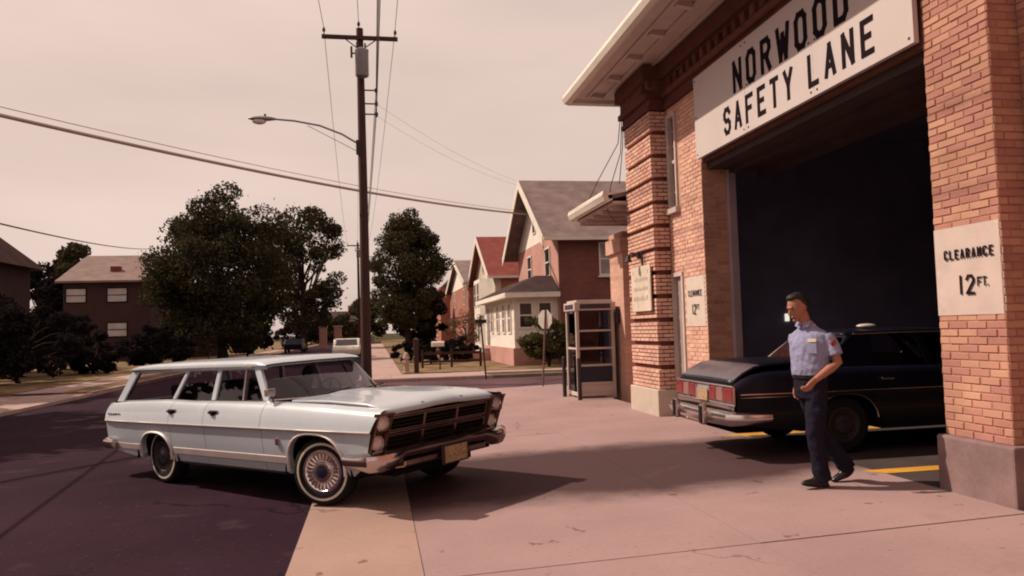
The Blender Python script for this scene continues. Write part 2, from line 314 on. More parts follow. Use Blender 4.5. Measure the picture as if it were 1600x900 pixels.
# ------------------------------------------------------------------ ground, roads, pavements
def az(x):   # apron height: rises gently from the street edge to the station
    return max(0, min(.13, .13*(x+.65)/5.7))
b = MB(); b.box(-700, 700, -300, 1500, -.6, -.25); struct('ground', b, m_soil)
def strip(name, xs, zs, y0, y1, mat, ny=1):
    b = MB(); rows = [[(x, y0+(y1-y0)*k/ny, z) for x, z in zip(xs, zs)] for k in range(ny+1)]; b.grid(rows); return struct(name, b, mat)
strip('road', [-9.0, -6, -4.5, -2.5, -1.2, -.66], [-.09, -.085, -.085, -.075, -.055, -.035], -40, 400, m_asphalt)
def flat(name, x0, x1, y0, y1, z, mat, thick=.3):
    b = MB(); b.box(x0, x1, y0, y1, z-thick, z); return struct(name, b, mat)
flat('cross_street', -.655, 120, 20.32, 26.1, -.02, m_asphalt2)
# concrete with a traffic-darkened lane and oil drips leading to the door
def apron_mat(name, col, stain):
    m = M(name, col, .9, .13, .8, 24, .16, spec=.12, world=True); nt = m.node_tree; l = nt.links.new; bs = nt.nodes['Principled BSDF']
    src = bs.inputs['Base Color'].links[0].from_socket
    g = nt.nodes.new('ShaderNodeNewGeometry'); sp = nt.nodes.new('ShaderNodeSeparateXYZ'); l(g.outputs['Position'], sp.inputs[0])
    n = nt.nodes.new('ShaderNodeTexNoise'); n.inputs['Scale'].default_value = .5; n.inputs['Detail'].default_value = 6; n.inputs['Roughness'].default_value = .65; l(g.outputs['Position'], n.inputs['Vector'])
    def math_(op, a, b_=None):
        k = nt.nodes.new('ShaderNodeMath'); k.operation = op
        for i, x in enumerate((a, b_)):
            if x is None: continue
            if isinstance(x, (int, float)): k.inputs[i].default_value = x
            else: l(x, k.inputs[i])
        return k.outputs[0]
    yc = math_('ABSOLUTE', math_('SUBTRACT', math_('ADD', sp.outputs[1], math_('MULTIPLY', n.outputs[0], 1.4)), 9.05))
    mr = nt.nodes.new('ShaderNodeMapRange'); mr.interpolation_type = 'SMOOTHSTEP'; mr.inputs[1].default_value = 1.75; mr.inputs[2].default_value = .95; l(yc, mr.inputs[0])
    n3 = nt.nodes.new('ShaderNodeTexNoise'); n3.inputs['Scale'].default_value = 1.3; n3.inputs['Detail'].default_value = 7; l(g.outputs['Position'], n3.inputs['Vector'])
    r3 = nt.nodes.new('ShaderNodeMapRange'); r3.inputs[1].default_value = .66; r3.inputs[2].default_value = .72; l(n3.outputs[0], r3.inputs[0])
    n4 = nt.nodes.new('ShaderNodeTexNoise'); n4.inputs['Scale'].default_value = 5.5; n4.inputs['Detail'].default_value = 2; l(g.outputs['Position'], n4.inputs['Vector'])
    r4 = nt.nodes.new('ShaderNodeMapRange'); r4.inputs[1].default_value = .705; r4.inputs[2].default_value = .74; l(n4.outputs[0], r4.inputs[0])
    tot = math_('MINIMUM', math_('ADD', math_('MULTIPLY', mr.outputs[0], stain), math_('ADD', math_('MULTIPLY', r3.outputs[0], .12), math_('MULTIPLY', r4.outputs[0], .55))), .96)
    mx = nt.nodes.new('ShaderNodeMix'); mx.data_type = 'RGBA'; l(tot, mx.inputs[0]); l(src, mx.inputs[6]); mx.inputs[7].default_value = (.060, .031, .034, 1); l(mx.outputs[2], bs.inputs['Base Color']); return m
m_apron = apron_mat('apron_concrete', (.30, .20, .195), 1.0)
m_strip = apron_mat('gutter_concrete', (.325, .214, .180), .0)
add_cracks(m_apron, .30, .006, (.09, .052, .05), .55, .53); add_specks(m_apron, 26, .62, .72, (.16, .10, .095), .4); add_specks(m_strip, 26, .62, .72, (.20, .13, .10), .4); add_cracks(m_strip, .5, .010, (.08, .05, .04), .7, .5)
ap = MB(); ap.hexa([(-.66,-20,-.4),(5.0,-20,-.4),(5.0,20.3,-.4),(-.66,20.3,-.4),(-.66,-20,az(-.66)-.012),(5.0,-20,az(5)-.012),(5.0,20.3,az(5)-.012),(-.66,20.3,az(-.66)-.012)])
apron = struct('driveway_apron', ap, M('joint_dirt', (.05, .034, .03), .95, .3, 4, world=True))
def slab(x0, x1, y0, y1, mat, g0=.003, g1=.003):
    b = MB(); n = 3; j = random.uniform(-.0015, .0015); xs = [x0+.003+(x1-x0-.006)*k/n for k in range(n+1)]
    top = [[(x, y, az(x)+j) for x in xs] for y in (y0+g0, y1-g1)]; bot = [[(x, y, az(x)-.1) for x in xs] for y in (y0+g0, y1-g1)]
    b.grid([bot[0], top[0], top[1], bot[1]]); b.grid([[bot[0][0], bot[1][0]], [top[0][0], top[1][0]]]); b.grid([[top[0][-1], top[1][-1]], [bot[0][-1], bot[1][-1]]])
    return b.build('slab', mat, apron)
ys = [-20, -12, -6, -1.5, 2.1, 5.15, 8.2, 11.3, 14.4, 17.4, 20.3]
for i in range(len(ys)-1):
    ga = .008 if abs(ys[i]-5.15) < .1 else .003; gb = .008 if abs(ys[i+1]-5.15) < .1 else .003
    slab(-.655, .30, ys[i], ys[i+1], m_strip)
    slab(.30, 2.72, ys[i], ys[i+1], m_apron, ga, gb); slab(2.72, 5.0, ys[i], ys[i+1], m_apron, ga, gb)
# lane lines painted on the floor at the door
for (y0, y1, x0, x1, lab) in ((6.82, 7.02, 4.86, 9.5, 'yellow painted lane line on floor nearest the near brick pier'), (9.62, 9.86, 4.66, 9.5, 'yellow painted lane line on floor behind the dark sedan')):
    b = MB(); xs = [x0+.28*(0), 5.0, x1]
    b.grid([[(x0+.25, y0, az(x0)+.004), (5.0, y0, .1345), (x1, y0, .1345)], [(x0, y1, az(x0)+.004), (5.0, y1, .1345), (x1, y1, .1345)]])
    tag(b.build('lane_line', m_yellow), lab, 'road marking', 'yellow lane lines')
# far corner across the side street
def pavement(name, x0, x1, y0, y1, z, mat, step, axis=1):
    base = flat(name, x0, x1, y0, y1, z-.012, M('joint_dirt', (.05,.034,.03)))
    n = max(1, int(round(((y1-y0) if axis else (x1-x0))/step)))
    for k in range(n):
        b = MB()
        if axis: a0, a1 = y0+(y1-y0)*k/n, y0+(y1-y0)*(k+1)/n; b.box(x0+.002, x1-.002, a0+.006, a1-.006, z-.1, z+random.uniform(0, .002))
        else: a0, a1 = x0+(x1-x0)*k/n, x0+(x1-x0)*(k+1)/n; b.box(a0+.006, a1-.006, y0+.002, y1-.002, z-.1, z+random.uniform(0, .002))
        b.build('slab', mat, base)
    return base
flat('kerb', -.66, 4.0, 26.1, 26.28, .09, m_side); flat('kerb', 4.004, 120, 26.1, 26.24, .085, M('kerb_old', (.17, .12, .10), .9, .3, 2, world=True))
pavement('sidewalk', -.6, .95, 28.6, 110, .105, m_side, 1.55)
pavement('sidewalk', -.6, 3.9, 26.28, 28.596, .10, m_side, 1.15, 0)
flat('verge', 3.904, 120, 26.24, 27.5, .085, M('verge_soil', (.10, .072, .042), .95, .4, 1.2, 14, .5, world=True, spec=.05))
pavement('sidewalk', 3.904, 40, 27.504, 28.6, .11, m_side, 1.4, 0)
flat('lawn', .954, 60, 28.604, 160, .125, m_grass); flat('verge', -.655, -.604, 28.604, 160, .10, m_grass)
# left side of the street
flat('kerb', -9.15, -8.98, -40, 20.2, .05, m_side); flat('verge', -9.9, -9.154, -40, 20.2, .06, m_grass)
flat('kerb', -9.15, -8.98, 26.4, 200, .05, m_side); flat('verge', -9.9, -9.154, 26.4, 200, .06, m_grass)
flat('driveway', -16, -8.98, 20.204, 26.396, .0, m_side)
pavement('sidewalk', -11.3, -9.904, -6, 20.2, .07, m_side, 1.5); pavement('sidewalk', -11.3, -9.904, 26.4, 90, .07, m_side, 1.5)
flat('lawn', -90, -11.304, -60, 20.2, .09, m_grass); flat('lawn', -90, -11.304, 26.4, 200, .09, m_grass)
flat('lawn', -90, -16.004, 20.204, 26.396, .085, m_grass)

# ------------------------------------------------------------------ brick station
st = thing('brick_garage', 'brick station with wide garage door opening under deep white eaves', 'building', (5.06, 5.3, .13))
def SP(mb, name, mat, parent=st, **k):   # built in world coordinates, parented in place
    o = mb.build(name, mat, parent, **k)
    o.matrix_parent_inverse = Matrix.Translation((-5.06, -5.3, -.13)) if parent is st else Matrix.Identity(4)
    return o
BW, BH, JT = .203, .058, .010
def brick_slots(u0, u1, z0, z1, holes=(), groove=None):
    """running-bond brick rectangles on a face, clipped to it"""
    out = []; k = 0; z = z0
    while z+BH <= z1+.02:
        if not (groove and k % groove == groove-1):
            u = u0-(BW+JT)*(.5 if k % 2 else 0)
            while u < u1:
                a, c = max(u, u0), min(u+BW, u1)
                if c-a > .03 and not any(a < h[1] and c > h[0] and z < h[3] and z+BH > h[2] for h in holes): out.append((a, c, z, min(z+BH, z1), k))
                u += BW+JT
        z += BH+JT; k += 1
    return out
def put_brick(mb, face, pos, a, c, z0, z1, sgn, depth=.008, mi=0):
    d = depth+random.uniform(-.003, .003); q = .004; p = pos+sgn*d; sk = random.uniform(-.002, .002)
    if face == 'X': mb.hexa([(pos, a, z0), (pos, c, z0), (pos, c, z1), (pos, a, z1), (p+sk, a+q, z0+q), (p-sk, c-q, z0+q), (p-sk, c-q, z1-q), (p+sk, a+q, z1-q)], mi)
    else: mb.hexa([(a, pos, z0), (c, pos, z0), (c, pos, z1), (a, pos, z1), (a+q, p+sk, z0+q), (c-q, p-sk, z0+q), (c-q, p-sk, z1-q), (a+q, p+sk, z1-q)], mi)
WX = 5.06   # front wall face (mortar face); bricks stand 16 mm proud
# near pier: bricks one by one
np0, np1 = 5.32, 6.07
b = MB(); b.box(WX+.016, WX+.62, np0+.016, np1, .62, 6.1); pier = SP(b, 'pier', m_mortar)
PZ = .62+4*0; zbase = .60
slots = brick_slots(np0, np1, .62, 5.42)
white0, white1 = 1.70, 2.47
indiv = sorted(slots, key=lambda s: abs(s[2]-2.0))[:262]; rest = [s for s in slots if s not in indiv]
for (a, c, z0, z1, k) in indiv:
    mb = MB(); put_brick(mb, 'X', WX+.016, a, c, z0, z1, -1); wh = white0 < (z0+z1)/2 < white1
    o = mb.build('brick', m_whitebrick if wh else m_brick, pier); o.matrix_parent_inverse = Matrix.Identity(4)
mb = MB()
for (a, c, z0, z1, k) in rest: put_brick(mb, 'X', WX+.016, a, c, z0, z1, -1)
for (a, c, z0, z1, k) in brick_slots(WX, WX+.62, .62, 5.42): put_brick(mb, 'Y', np0+.016, a, c, z0, z1, -1)
tag(SP(mb, 'brickwork', m_brick, pier), kind='stuff')
# white paint also covers the joints of the clearance panel
b = MB(); b.box(WX+.004, WX+.02, np0+.014, np1-.002, white0-.01, white1-.0); pan = SP(b, 'clearance_panel', m_whitebrick)
tag(pan, 'white clearance panel painted on near pier')
fnC = lambda u, v, d: (WX-.004-d, np1-u, v)
text('CLEARANCE', .128, 2.188, .074, .031, .0321, .013, fnC, m_letter, pan, .003)
text('1', .262, 1.878, .15, .07, .0, .020, fnC, m_letter, pan, .003); text('2', .365, 1.878, .15, .075, .0, .020, fnC, m_letter, pan, .003)
text('FT', .488, 1.937, .07, .036, .018, .011, fnC, m_letter, pan, .003); text('.', .592, 1.937, .05, .02, .0, .012, fnC, m_letter, pan, .003)
b = MB(); b.box(WX-.07, WX+.70, np0-.07, np1+.03, -.1, .62); SP(b, 'pier_base', m_stone, bevel=.02)
# recessed wall towards the camera beyond the near pier
b = MB(); b.box(WX+.30, WX+.66, -2, np0+.016, -.1, 6.1); nw = SP(b, 'wall', m_mortar); mb = MB()
for (a, c, z0, z1, k) in brick_slots(3.2, np0, .62, 5.42): put_brick(mb, 'X', WX+.30, a, c, z0, z1, -1)
tag(SP(mb, 'brickwork', m_brick, nw), kind='stuff')
# far panel between the door and the corner pier, with a window and a service door
fy0, fy1 = 10.93, 12.27
wz = (3.64, 5.30)
holes = [(11.80, 12.40, .0, 2.56), (11.86, 12.40, wz[0], wz[1])]
b = MB(); b.box(WX+.016, WX+.40, fy0, 11.80, -.1, 6.1); b.box(WX+.016, WX+.40, 11.80, fy1+.3, 2.56, wz[0]); b.box(WX+.016, WX+.40, 11.80, fy1+.3, wz[1], 6.1); b.box(WX+.016, WX+.40, 11.802, 11.86, wz[0], wz[1])
fp = SP(b, 'wall', m_mortar_pale); mb = MB()
for (a, c, z0, z1, k) in brick_slots(fy0, fy1, .14, 5.42, holes): put_brick(mb, 'X', WX+.016, a, c, z0, z1, -1, mi=1 if (1.62 < (z0+z1)/2 < 2.44 and (a+c)/2 < 11.70) else 0)
for (a, c, z0, z1, k) in brick_slots(WX, WX+.40, .14, 4.2): put_brick(mb, 'Y', fy0+.002, a, c, z0, z1, -1, mi=2)
tag(SP(mb, 'brickwork', [m_brick_pale, m_whitebrick, m_brick], fp), kind='stuff')
b = MB(); b.box(WX+.004, WX+.02, 11.0, 11.70, 1.64, 2.43); pan2 = SP(b, 'clearance_panel', m_whitebrick)
tag(pan2, 'white clearance panel painted on wall beside service door')
fnD = lambda u, v, d: (WX-.004-d, 11.68-u, v)
text('CLEARANCE', .09, 2.13, .085, .036, .022, .010, fnD, m_letter, pan2, .003)
text('1', .20, 1.84, .15, .06, .0, .016, fnD, m_letter, pan2, .003); text('2', .285, 1.84, .15, .065, .0, .016, fnD, m_letter, pan2, .003); text('FT', .385, 1.91, .075, .036, .018, .010, fnD, m_letter, pan2, .003)
# service door and upper sash window
b = MB(); b.box(WX-.01, WX+.10, 11.805, 11.87, .13, 2.555); b.box(WX-.01, WX+.10, 12.215, 12.268, .13, 2.555); b.box(WX-.015, WX+.10, 11.81, 12.26, 2.49, 2.558); dr = SP(b, 'door_frame', m_trim)
b = MB(); b.box(WX+.05, WX+.09, 11.872, 12.213, .14, 2.488); SP(b, 'door', M('door_paint', (.30, .24, .23), .6, .12, 3), bevel=.006)
b = MB(); y0, y1 = 11.865, 12.262
b.box(WX-.02, WX+.12, y0, y0+.055, wz[0], wz[1]); b.box(WX-.02, WX+.12, y1-.10, y1, wz[0], wz[1]); b.box(WX-.018, WX+.12, y0+.056, y1-.1, wz[1]-.07, wz[1]-.002); b.box(WX-.07, WX+.12, y0-.05, y1, wz[0]-.07, wz[0]+.02); b.box(WX+.03, WX+.09, y0+.056, y1-.1, 4.44, 4.50)
wf = SP(b, 'window', m_trim, bevel=.004)
b = MB(); b.box(WX+.07, WX+.08, y0+.05, y1-.09, wz[0], wz[1]-.05); SP(b, 'pane', m_pane, wf)
b = MB(); [b.box(WX+.055, WX+.069, y0+.056, y1-.1, z-.012, z+.012) for z in (3.95, 4.75, 5.0)]; SP(b, 'glazing_bar', m_trim, wf)
# corner pier with grooved brick bands
cy0, cy1, CX = 12.27, 13.62, 4.76
b = MB(); b.box(CX+.06, 5.5, cy0+.06, cy1, .56, 6.1); cp = SP(b, 'pier', m_brick_dark); mb = MB()
for (a, c, z0, z1, k) in brick_slots(cy0, cy1, .58, 5.40, groove=6): put_brick(mb, 'X', CX+.06, a, c, z0, z1, -1, .06)
for (a, c, z0, z1, k) in brick_slots(CX, WX, .58, 5.40, groove=6): put_brick(mb, 'Y', cy0+.06, a, c, z0, z1, -1, .06)
tag(SP(mb, 'brickwork', m_brick_pale, cp), kind='stuff')
b = MB(); b.box(CX-.05, 5.4, cy0-.05, cy1+.02, -.1, .57); SP(b, 'pier_base', M('stone_base_pale', (.46, .37, .31), .9, .14, 3, 30, .2, world=True), bevel=.015)
# corbelled cornice bands over everything
mb = MB()
for i, (z0, z1, o) in enumerate(((5.42, 5.50, .03), (5.503, 5.62, .0), (5.623, 5.72, .07), (5.723, 5.95, .03), (5.953, 6.2, .11))):
    mb.box(WX-.02-o, WX+.5, -2, cy0-.035, z0, z1); mb.box(CX-.0-o, WX+.5, cy0-.03-o*.2, cy1+.05+o, z0+.001, z1-.001)
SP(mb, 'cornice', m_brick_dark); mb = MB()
for i in range(52):
    y = -1+i*.26
    x = WX if y < cy0-.3 else CX
    if y > 13.5: break
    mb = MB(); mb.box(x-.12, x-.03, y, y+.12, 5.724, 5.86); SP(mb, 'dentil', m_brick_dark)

# lintel wall over the door, behind the sign
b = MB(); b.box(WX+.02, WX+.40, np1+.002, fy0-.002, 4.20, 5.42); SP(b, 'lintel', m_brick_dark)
mb = MB()
b = MB(); b.box(WX+.10, WX+.95, np1+.004, fy0-.004, 4.09, 4.198); b.box(WX+.95, WX+1.12, np1+.004, fy0-.004, 3.98, 4.5); b.box(WX+.42, WX+.50, np1+.004, fy0-.004, 4.02, 4.088); SP(b, 'door_head', M('door_head_paint', (.045, .025, .022), .8, .3, 3))
b = MB(); b.box(WX+.40, WX+.53, fy0-.10, fy0+.30, .13, 4.08); SP(b, 'door_post', M('door_post_paint', (.30, .22, .24), .6, .15, 3), bevel=.01)
# garage shell
b = MB(); b.box(5.9, 19, np0-.9, np0-.6, -.1, 5.6); b.box(5.47, 19, 13.25, 13.5, -.1, 6.1); b.box(18.7, 19, np0-.6, 13.25, -.1, 5.6); b.box(5.47, 19, np0-.9, 13.25, 5.2, 5.6); b.box(5.70, 6.0, np0-.9, np0, -.1, 5.6)
b.box(5.47, 5.6, fy0+.30, 13.25, -.1, 5.2)
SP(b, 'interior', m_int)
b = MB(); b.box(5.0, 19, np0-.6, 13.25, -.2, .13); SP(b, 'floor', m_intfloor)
b = MB(); b.box(7.72, 7.80, 13.225, 13.25, 1.68, 1.82); SP(b, 'peephole_pane', M('pane_glow', (1, .93, .76), .5, .02, 3, emit=.85))  # pane glows by emission in place of daylight from outside
# roof and eaves
EX, EY, EZ = 3.90, 14.45, 6.17
b = MB(); b.add([(EX, EY, EZ+.16), (EX, -3, EZ+.16), (11.5, -3, EZ+3.9), (11.5, 8, EZ+3.9), (19.5, -3, EZ+.16), (19.5, EY, EZ+.16)], [(0, 1, 2, 3), (0, 3, 5), (2, 4, 5, 3)])
SP(b, 'roof', m_roofA, solid=.06)
b = MB(); b.box(EX+.06, WX+.3, -3, EY-.05, EZ+.07, EZ+.10); b.box(WX+.302, 19, cy1+.1, EY-.05, EZ+.072, EZ+.098); SP(b, 'soffit', m_trim)
b = MB()
for x in (EX+.30, EX+.62, EX+.92): b.box(x, x+.05, -3, EY-.3, EZ+.03, EZ+.069)
SP(b, 'soffit_moulding', m_trim)
b = MB(); pr = [(0,.16),(-.10,.16),(-.12,.08),(-.08,-.01),(0,-.03),(.06,.0),(.06,.13),(0,.13)]
b.prism([(EX+x, -3, EZ+z) for x, z in pr], (0, EY+3, 0)); b.prism([(EX+.002, EY-.001+x*-1-.0, EZ+z) for x, z in pr], (15, 0, 0)); SP(b, 'gutter', m_white, smooth=30)
bm = MB(); bm.hexa([(EX+.36, -.05, EZ+.0), (EX+.60, -.05, EZ-.03), (EX+.60, .05, EZ-.03), (EX+.36, .05, EZ+.0), (EX+.36, -.05, EZ+.068), (EX+.60, -.05, EZ+.068), (EX+.60, .05, EZ+.068), (EX+.36, .05, EZ+.068)]); brm = bm.mesh('bracket', m_trim)
for k in range(12):
    o = part('bracket', brm, st, (0, 14.0-k*1.05, 0)); o.matrix_parent_inverse = Matrix.Translation((-5.06, -5.3, -.13))
# low rear wing
b = MB(); b.box(5.85, 12, 13.622, 16.4, -.1, 4.0); b.box(5.33, 5.9, 15.65, 16.55, -.1, 3.75); b.box(5.26, 5.9, 15.58, 16.62, 3.3, 3.62); wg = SP(b, 'wing_wall', brick_mat('wing_brick', (.60, .35, .27), (.50, .28, .21), (.50, .32, .26)))
b = MB(); b.hexa([(4.42, 13.63, 4.10), (12, 13.63, 5.6), (12, 17.0, 5.6), (4.42, 16.2, 4.10), (4.40, 13.63, 4.17), (12, 13.63, 5.7), (12, 17.0, 5.7), (4.40, 16.22, 4.17)]); SP(b, 'wing_roof', m_roofA)
b = MB(); b.prism([(4.42+x*1.1, 13.63, 4.08+z*1.1) for x, z in pr], (0, 2.62, 0)); b.prism([(4.42, 16.25-x, 4.08+z) for x, z in pr], (3, 0, 0)); SP(b, 'wing_gutter', m_white, smooth=30)
b = MB(); b.box(4.5, 5.9, 13.63, 16.2, 4.02, 4.06); [b.box(4.55, 5.85, y, y+.07, 3.93, 4.019) for y in (13.9, 14.5, 15.1, 15.7, 16.1)]; SP(b, 'wing_soffit', m_trim)

# the big sign over the door
sg = thing('wall_sign', 'long white sign board reading NORWOOD SAFETY LANE above garage door', 'sign', (5.02, 8.5, 4.24))
SI = Matrix.Translation((-5.02, -8.5, -4.24))
for y0, y1 in ((6.08, 7.698), (7.70, 9.298), (9.30, 10.92)):
    b = MB(); b.box(4.985+random.uniform(0, .002), 5.04, y0, y1, 4.24, 5.52); bd = b.build('board', m_sign, sg, bevel=.003); bd.matrix_parent_inverse = SI
    for z in (4.30, 4.88, 5.46):
        for y in (y0+.06, y1-.06):
            b = MB(); b.lathe([(.014, 0), (.014, .006), (.008, .010), (0, .011)], 8, mat=Matrix.Translation((4.986, y, z)) @ Matrix.Rotation(R(-90), 4, 'Y')); o = b.build('bolt', M('bolt_rust', (.12, .06, .04), .8, .3, 20), sg); o.matrix_parent_inverse = SI
fnS = lambda u, v, d: (4.985-d, 10.92-u, v)
e = text('NORWOOD', 1.345, 4.90, .385, .182, .203, .076, fnS, m_letter, sg, .004)
e = text('SAFETY LANE', 1.01, 4.385, .33, .150, .172, .062, fnS, m_letter, sg, .004, space=.206)
for o in sg.children:
    if o.name.startswith('letter'): o.matrix_parent_inverse = SI
for p_ in (pan, pan2):
    for o in p_.children: o.matrix_parent_inverse = Matrix.Identity(4)
# small notice board, lamp bracket and wires on the corner pier
nb = thing('notice_board', 'small white notice board with faded lettering on corner pier', 'sign', (4.70, 12.86, 1.93)); NI = Matrix.Translation((-4.70, -12.86, -1.93))
b = MB(); b.box(4.70, 4.724, 12.37, 13.34, 1.93, 2.74); o = b.build('board', M('faded_board', (.58, .49, .40), .8, .16, 5, 40), nb, bevel=.004); o.matrix_parent_inverse = NI
b = MB()
rr = random.Random(3)
for z, h in ((2.47, .07), (2.30, .07), (2.12, .09)):
    u = 12.5
    while u < 13.2: w = rr.uniform(.03, .07); b.box(4.697, 4.7005, u, u+w, z, z+h*rr.uniform(.6, 1)); u += w+rr.uniform(.02, .05)
b.box(4.696, 4.7006, 12.46, 12.50, 2.60, 2.67); b.box(4.696, 4.7006, 13.2, 13.24, 2.60, 2.67)
o = b.build('faded_lettering', M('faded_ink', (.40, .31, .25), .8, .25, 8), nb); o.matrix_parent_inverse = NI
lb = thing('wall_lamp', 'small dark lamp bracket on corner pier above notice board', 'lamp', (4.72, 12.95, 2.95)); b = MB()
b.tube([(.02, 0, 0), (-.14, 0, .05), (-.2, 0, -.02)], .014, 6); b.lathe([(0, .06), (.03, .05), (.07, -.06), (.06, -.065)], 12, mat=Matrix.Translation((-.2, 0, -.06))); b.build('shade', m_steel, lb, smooth=40)
b = MB(); b.box(-.03, .03, -.04, .04, -.06, .06); b.tube([(0, -.18, -.25), (0, -.18, .05)], .02, 6); b.build('mount', m_steel, lb)
def wire(name, pts, r, mat, label, group, n=5):
    b = MB(); b.tube(pts, r, n); return tag(b.build(name, mat, smooth=60), label, 'wire', group)
def sag(a, c, s, n=24):
    a, c = Vector(a), Vector(c); return [a.lerp(c, k/n)-Vector((0, 0, s*4*(k/n)*(1-k/n))) for k in range(n+1)]
for i, (q, lab) in enumerate((([(4.74, 13.66, 5.9), (4.68, 13.75, 5.2), (4.45, 14.4, 4.6), (4.40, 14.9, 4.3)], 'outermost thin service wire drooping from eave corner to rear gutter'), ([(4.75, 13.62, 5.95), (4.70, 13.68, 5.0), (4.55, 13.9, 4.4), (4.56, 14.2, 3.95), (4.7, 14.1, 3.7)], 'looped black wire hanging from eave beside corner pier'), ([(4.76, 13.60, 5.9), (4.73, 13.64, 5.1), (4.66, 13.70, 4.4)], 'innermost straight black wire hanging from eave beside corner pier'))):
    wire('service_wire', q, .009, m_wire, lab, 'service wires at the corner pier')
# ------------------------------------------------------------------ phone booth, bollards, signs
pb = thing('phone_booth', 'aluminium and glass telephone booth with door panes beside rear wing', 'phone booth', (4.33, 16.0, az(4.3)))
fr = MB(); w, d, h = .88, .90, 2.13
for x in (0, w-.07):
    for y in (0, d-.07): fr.box(x, x+.07, y, y+.07, 0, h-.20)
fr.build('post', m_trim, pb, bevel=.006)
b = MB(); b.box(-.03, w+.03, -.03, d+.03, h-.20, h-.02); b.box(.03, w-.03, .03, d-.03, h-.018, h+.03); b.build('roof_box', m_trim, pb, bevel=.01)
b = MB(); b.box(.09, w-.09, -.034, -.031, h-.165, h-.06); b.box(-.034, -.031, .09, d-.09, h-.165, h-.06); b.build('header_panel', M('booth_header', (.06, .04, .05), .4, .2, 6), pb)
for sd_, ax in (('front', 0), ('side', 1), ('back', 2)):
    b = MB()
    for z0, z1 in ((.05, .13), (.30, .35), (.70, .745), (1.07, 1.115), (1.46, 1.50)):
        if ax == 1 and z0 not in (.05, 1.07): continue
        if ax == 0: b.box(.071, w-.071, .015, .055, z0, z1)
        elif ax == 1: b.box(.015, .055, .071, d-.071, z0, z1)
        else: b.box(.071, w-.071, d-.055, d-.015, z0, z1)
    b.build('rail', m_trim, pb, bevel=.003)
for z0, z1 in ((.75, 1.065), (1.12, 1.455), (1.505, 1.925)):
    b = MB(); b.box(.072, w-.072, .032, .036, z0, z1); b.build('pane', m_glass_b, pb); b = MB(); b.box(.072, w-.072, d-.036, d-.032, z0, z1); b.build('pane', m_glass_b, pb)
b = MB(); b.box(.072, w-.072, .03, .04, .355, .695); b.build('kick_panel', M('booth_kick', (.02, .018, .035), .5, .2, 6), pb)
b = MB(); b.box(.072, w-.072, .03, .04, .135, .295); b.build('kick_panel', m_trim, pb)
for z0, z1 in ((.135, 1.065), (1.12, 1.925)):
    b = MB(); b.box(.032, .036, .072, d-.072, z0, z1); b.build('pane', m_glass_b, pb)
b = MB(); b.box(w-.045, w-.03, .071, d-.071, .05, 1.925); b.build('back_panel', m_steel, pb)
b = MB(); b.box(w-.20, w-.047, .30, .62, 1.0, 1.55); ph = b.build('telephone', m_dark, pb, bevel=.015); b = MB(); b.tube([(w-.24, .30, 1.15), (w-.25, .30, 1.28), (w-.24, .30, 1.42)], [.03, .018, .03], 8); b.build('handset', m_dark, ph); b = MB(); b.box(w-.35, w-.047, .25, .70, .90, .93); b.build('shelf', m_steel, pb)
b = MB(); b.tube([(w+.04, .02, 1.98), (w+.1, -.03, 1.9), (w+.05, -.04, 1.62)], .05, 8); b.box(w-.01, w+.12, -.06, .05, 1.66, 1.88); b.build('junction_box', m_steel, pb, bevel=.01)
for (x, y, lab) in ((4.22, 16.75, 'slim dark bollard standing left of the phone booth'), (4.30, 15.75, 'slim dark bollard standing in front of the phone booth corner')):
    g = thing('bollard', lab, 'bollard', (x, y, az(x)), 0, 'bollards guarding the phone booth'); b = MB(); b.tube([(0,0,-.05),(0,0,.88)], .045, 10); b.build('post', m_steel, g, smooth=40); b = MB(); b.ell((0,0,.88), (.047,.047,.03)); b.build('cap', m_steel, g, smooth=40)
ss = thing('stop_sign', 'octagonal stop sign seen from its pale back on leaning post', 'sign', (4.42, 19.95, az(4.4)))
b = MB(); b.tube([(0,0,-.1),(.14,.02,2.06)], .026, 8); b.build('post', M('sign_post', (.16, .085, .08), .7, .2, 8), ss)
b = MB(); c = Vector((.128, .05, 1.80)); ax_ = Matrix.Rotation(R(-57), 4, 'Z')
b.prism([c+ax_ @ Vector((.275*math.cos(R(22.5+45*k)), 0, .275*math.sin(R(22.5+45*k)))) for k in range(8)], ax_ @ Vector((0, .006, 0))); b.build('plate', M('sign_back', (.52, .46, .40), .6, .1, 6), ss)
sn = thing('street_sign', 'thin leaning street sign post with small crossed name plates', 'sign', (3.72, 25.75, -.02))
b = MB(); b.tube([(0,0,0),(-.14,0,2.08)], .03, 8); b.build('post', m_steel, sn); b = MB(); b.box(-.34, .06, -.012, .012, 1.93, 2.06); b.build('name_plate', m_steel, sn); b = MB(); b.box(-.150, -.130, -.25, .25, 2.07, 2.19); b.build('name_plate', m_steel, sn)
hy = thing('fire_hydrant', 'pale fire hydrant standing beside dark post on far corner', 'hydrant', (1.13, 28.95, .12)); b = MB()
b.lathe([(.0,0),(.16,0),(.16,.05),(.10,.06),(.10,.55),(.14,.56),(.14,.60),(.11,.62),(.10,.70),(.05,.78),(0,.80)], 14); b.build('barrel', m_hyd, hy, smooth=40)
for s in (-1, 1): b = MB(); b.tube([(s*.08,0,.42),(s*.17,0,.42)], .05, 8); b.build('nozzle', m_hyd, hy)
b = MB(); b.tube([(0,-.08,.38),(0,-.18,.38)], .065, 8); b.build('nozzle', m_hyd, hy)
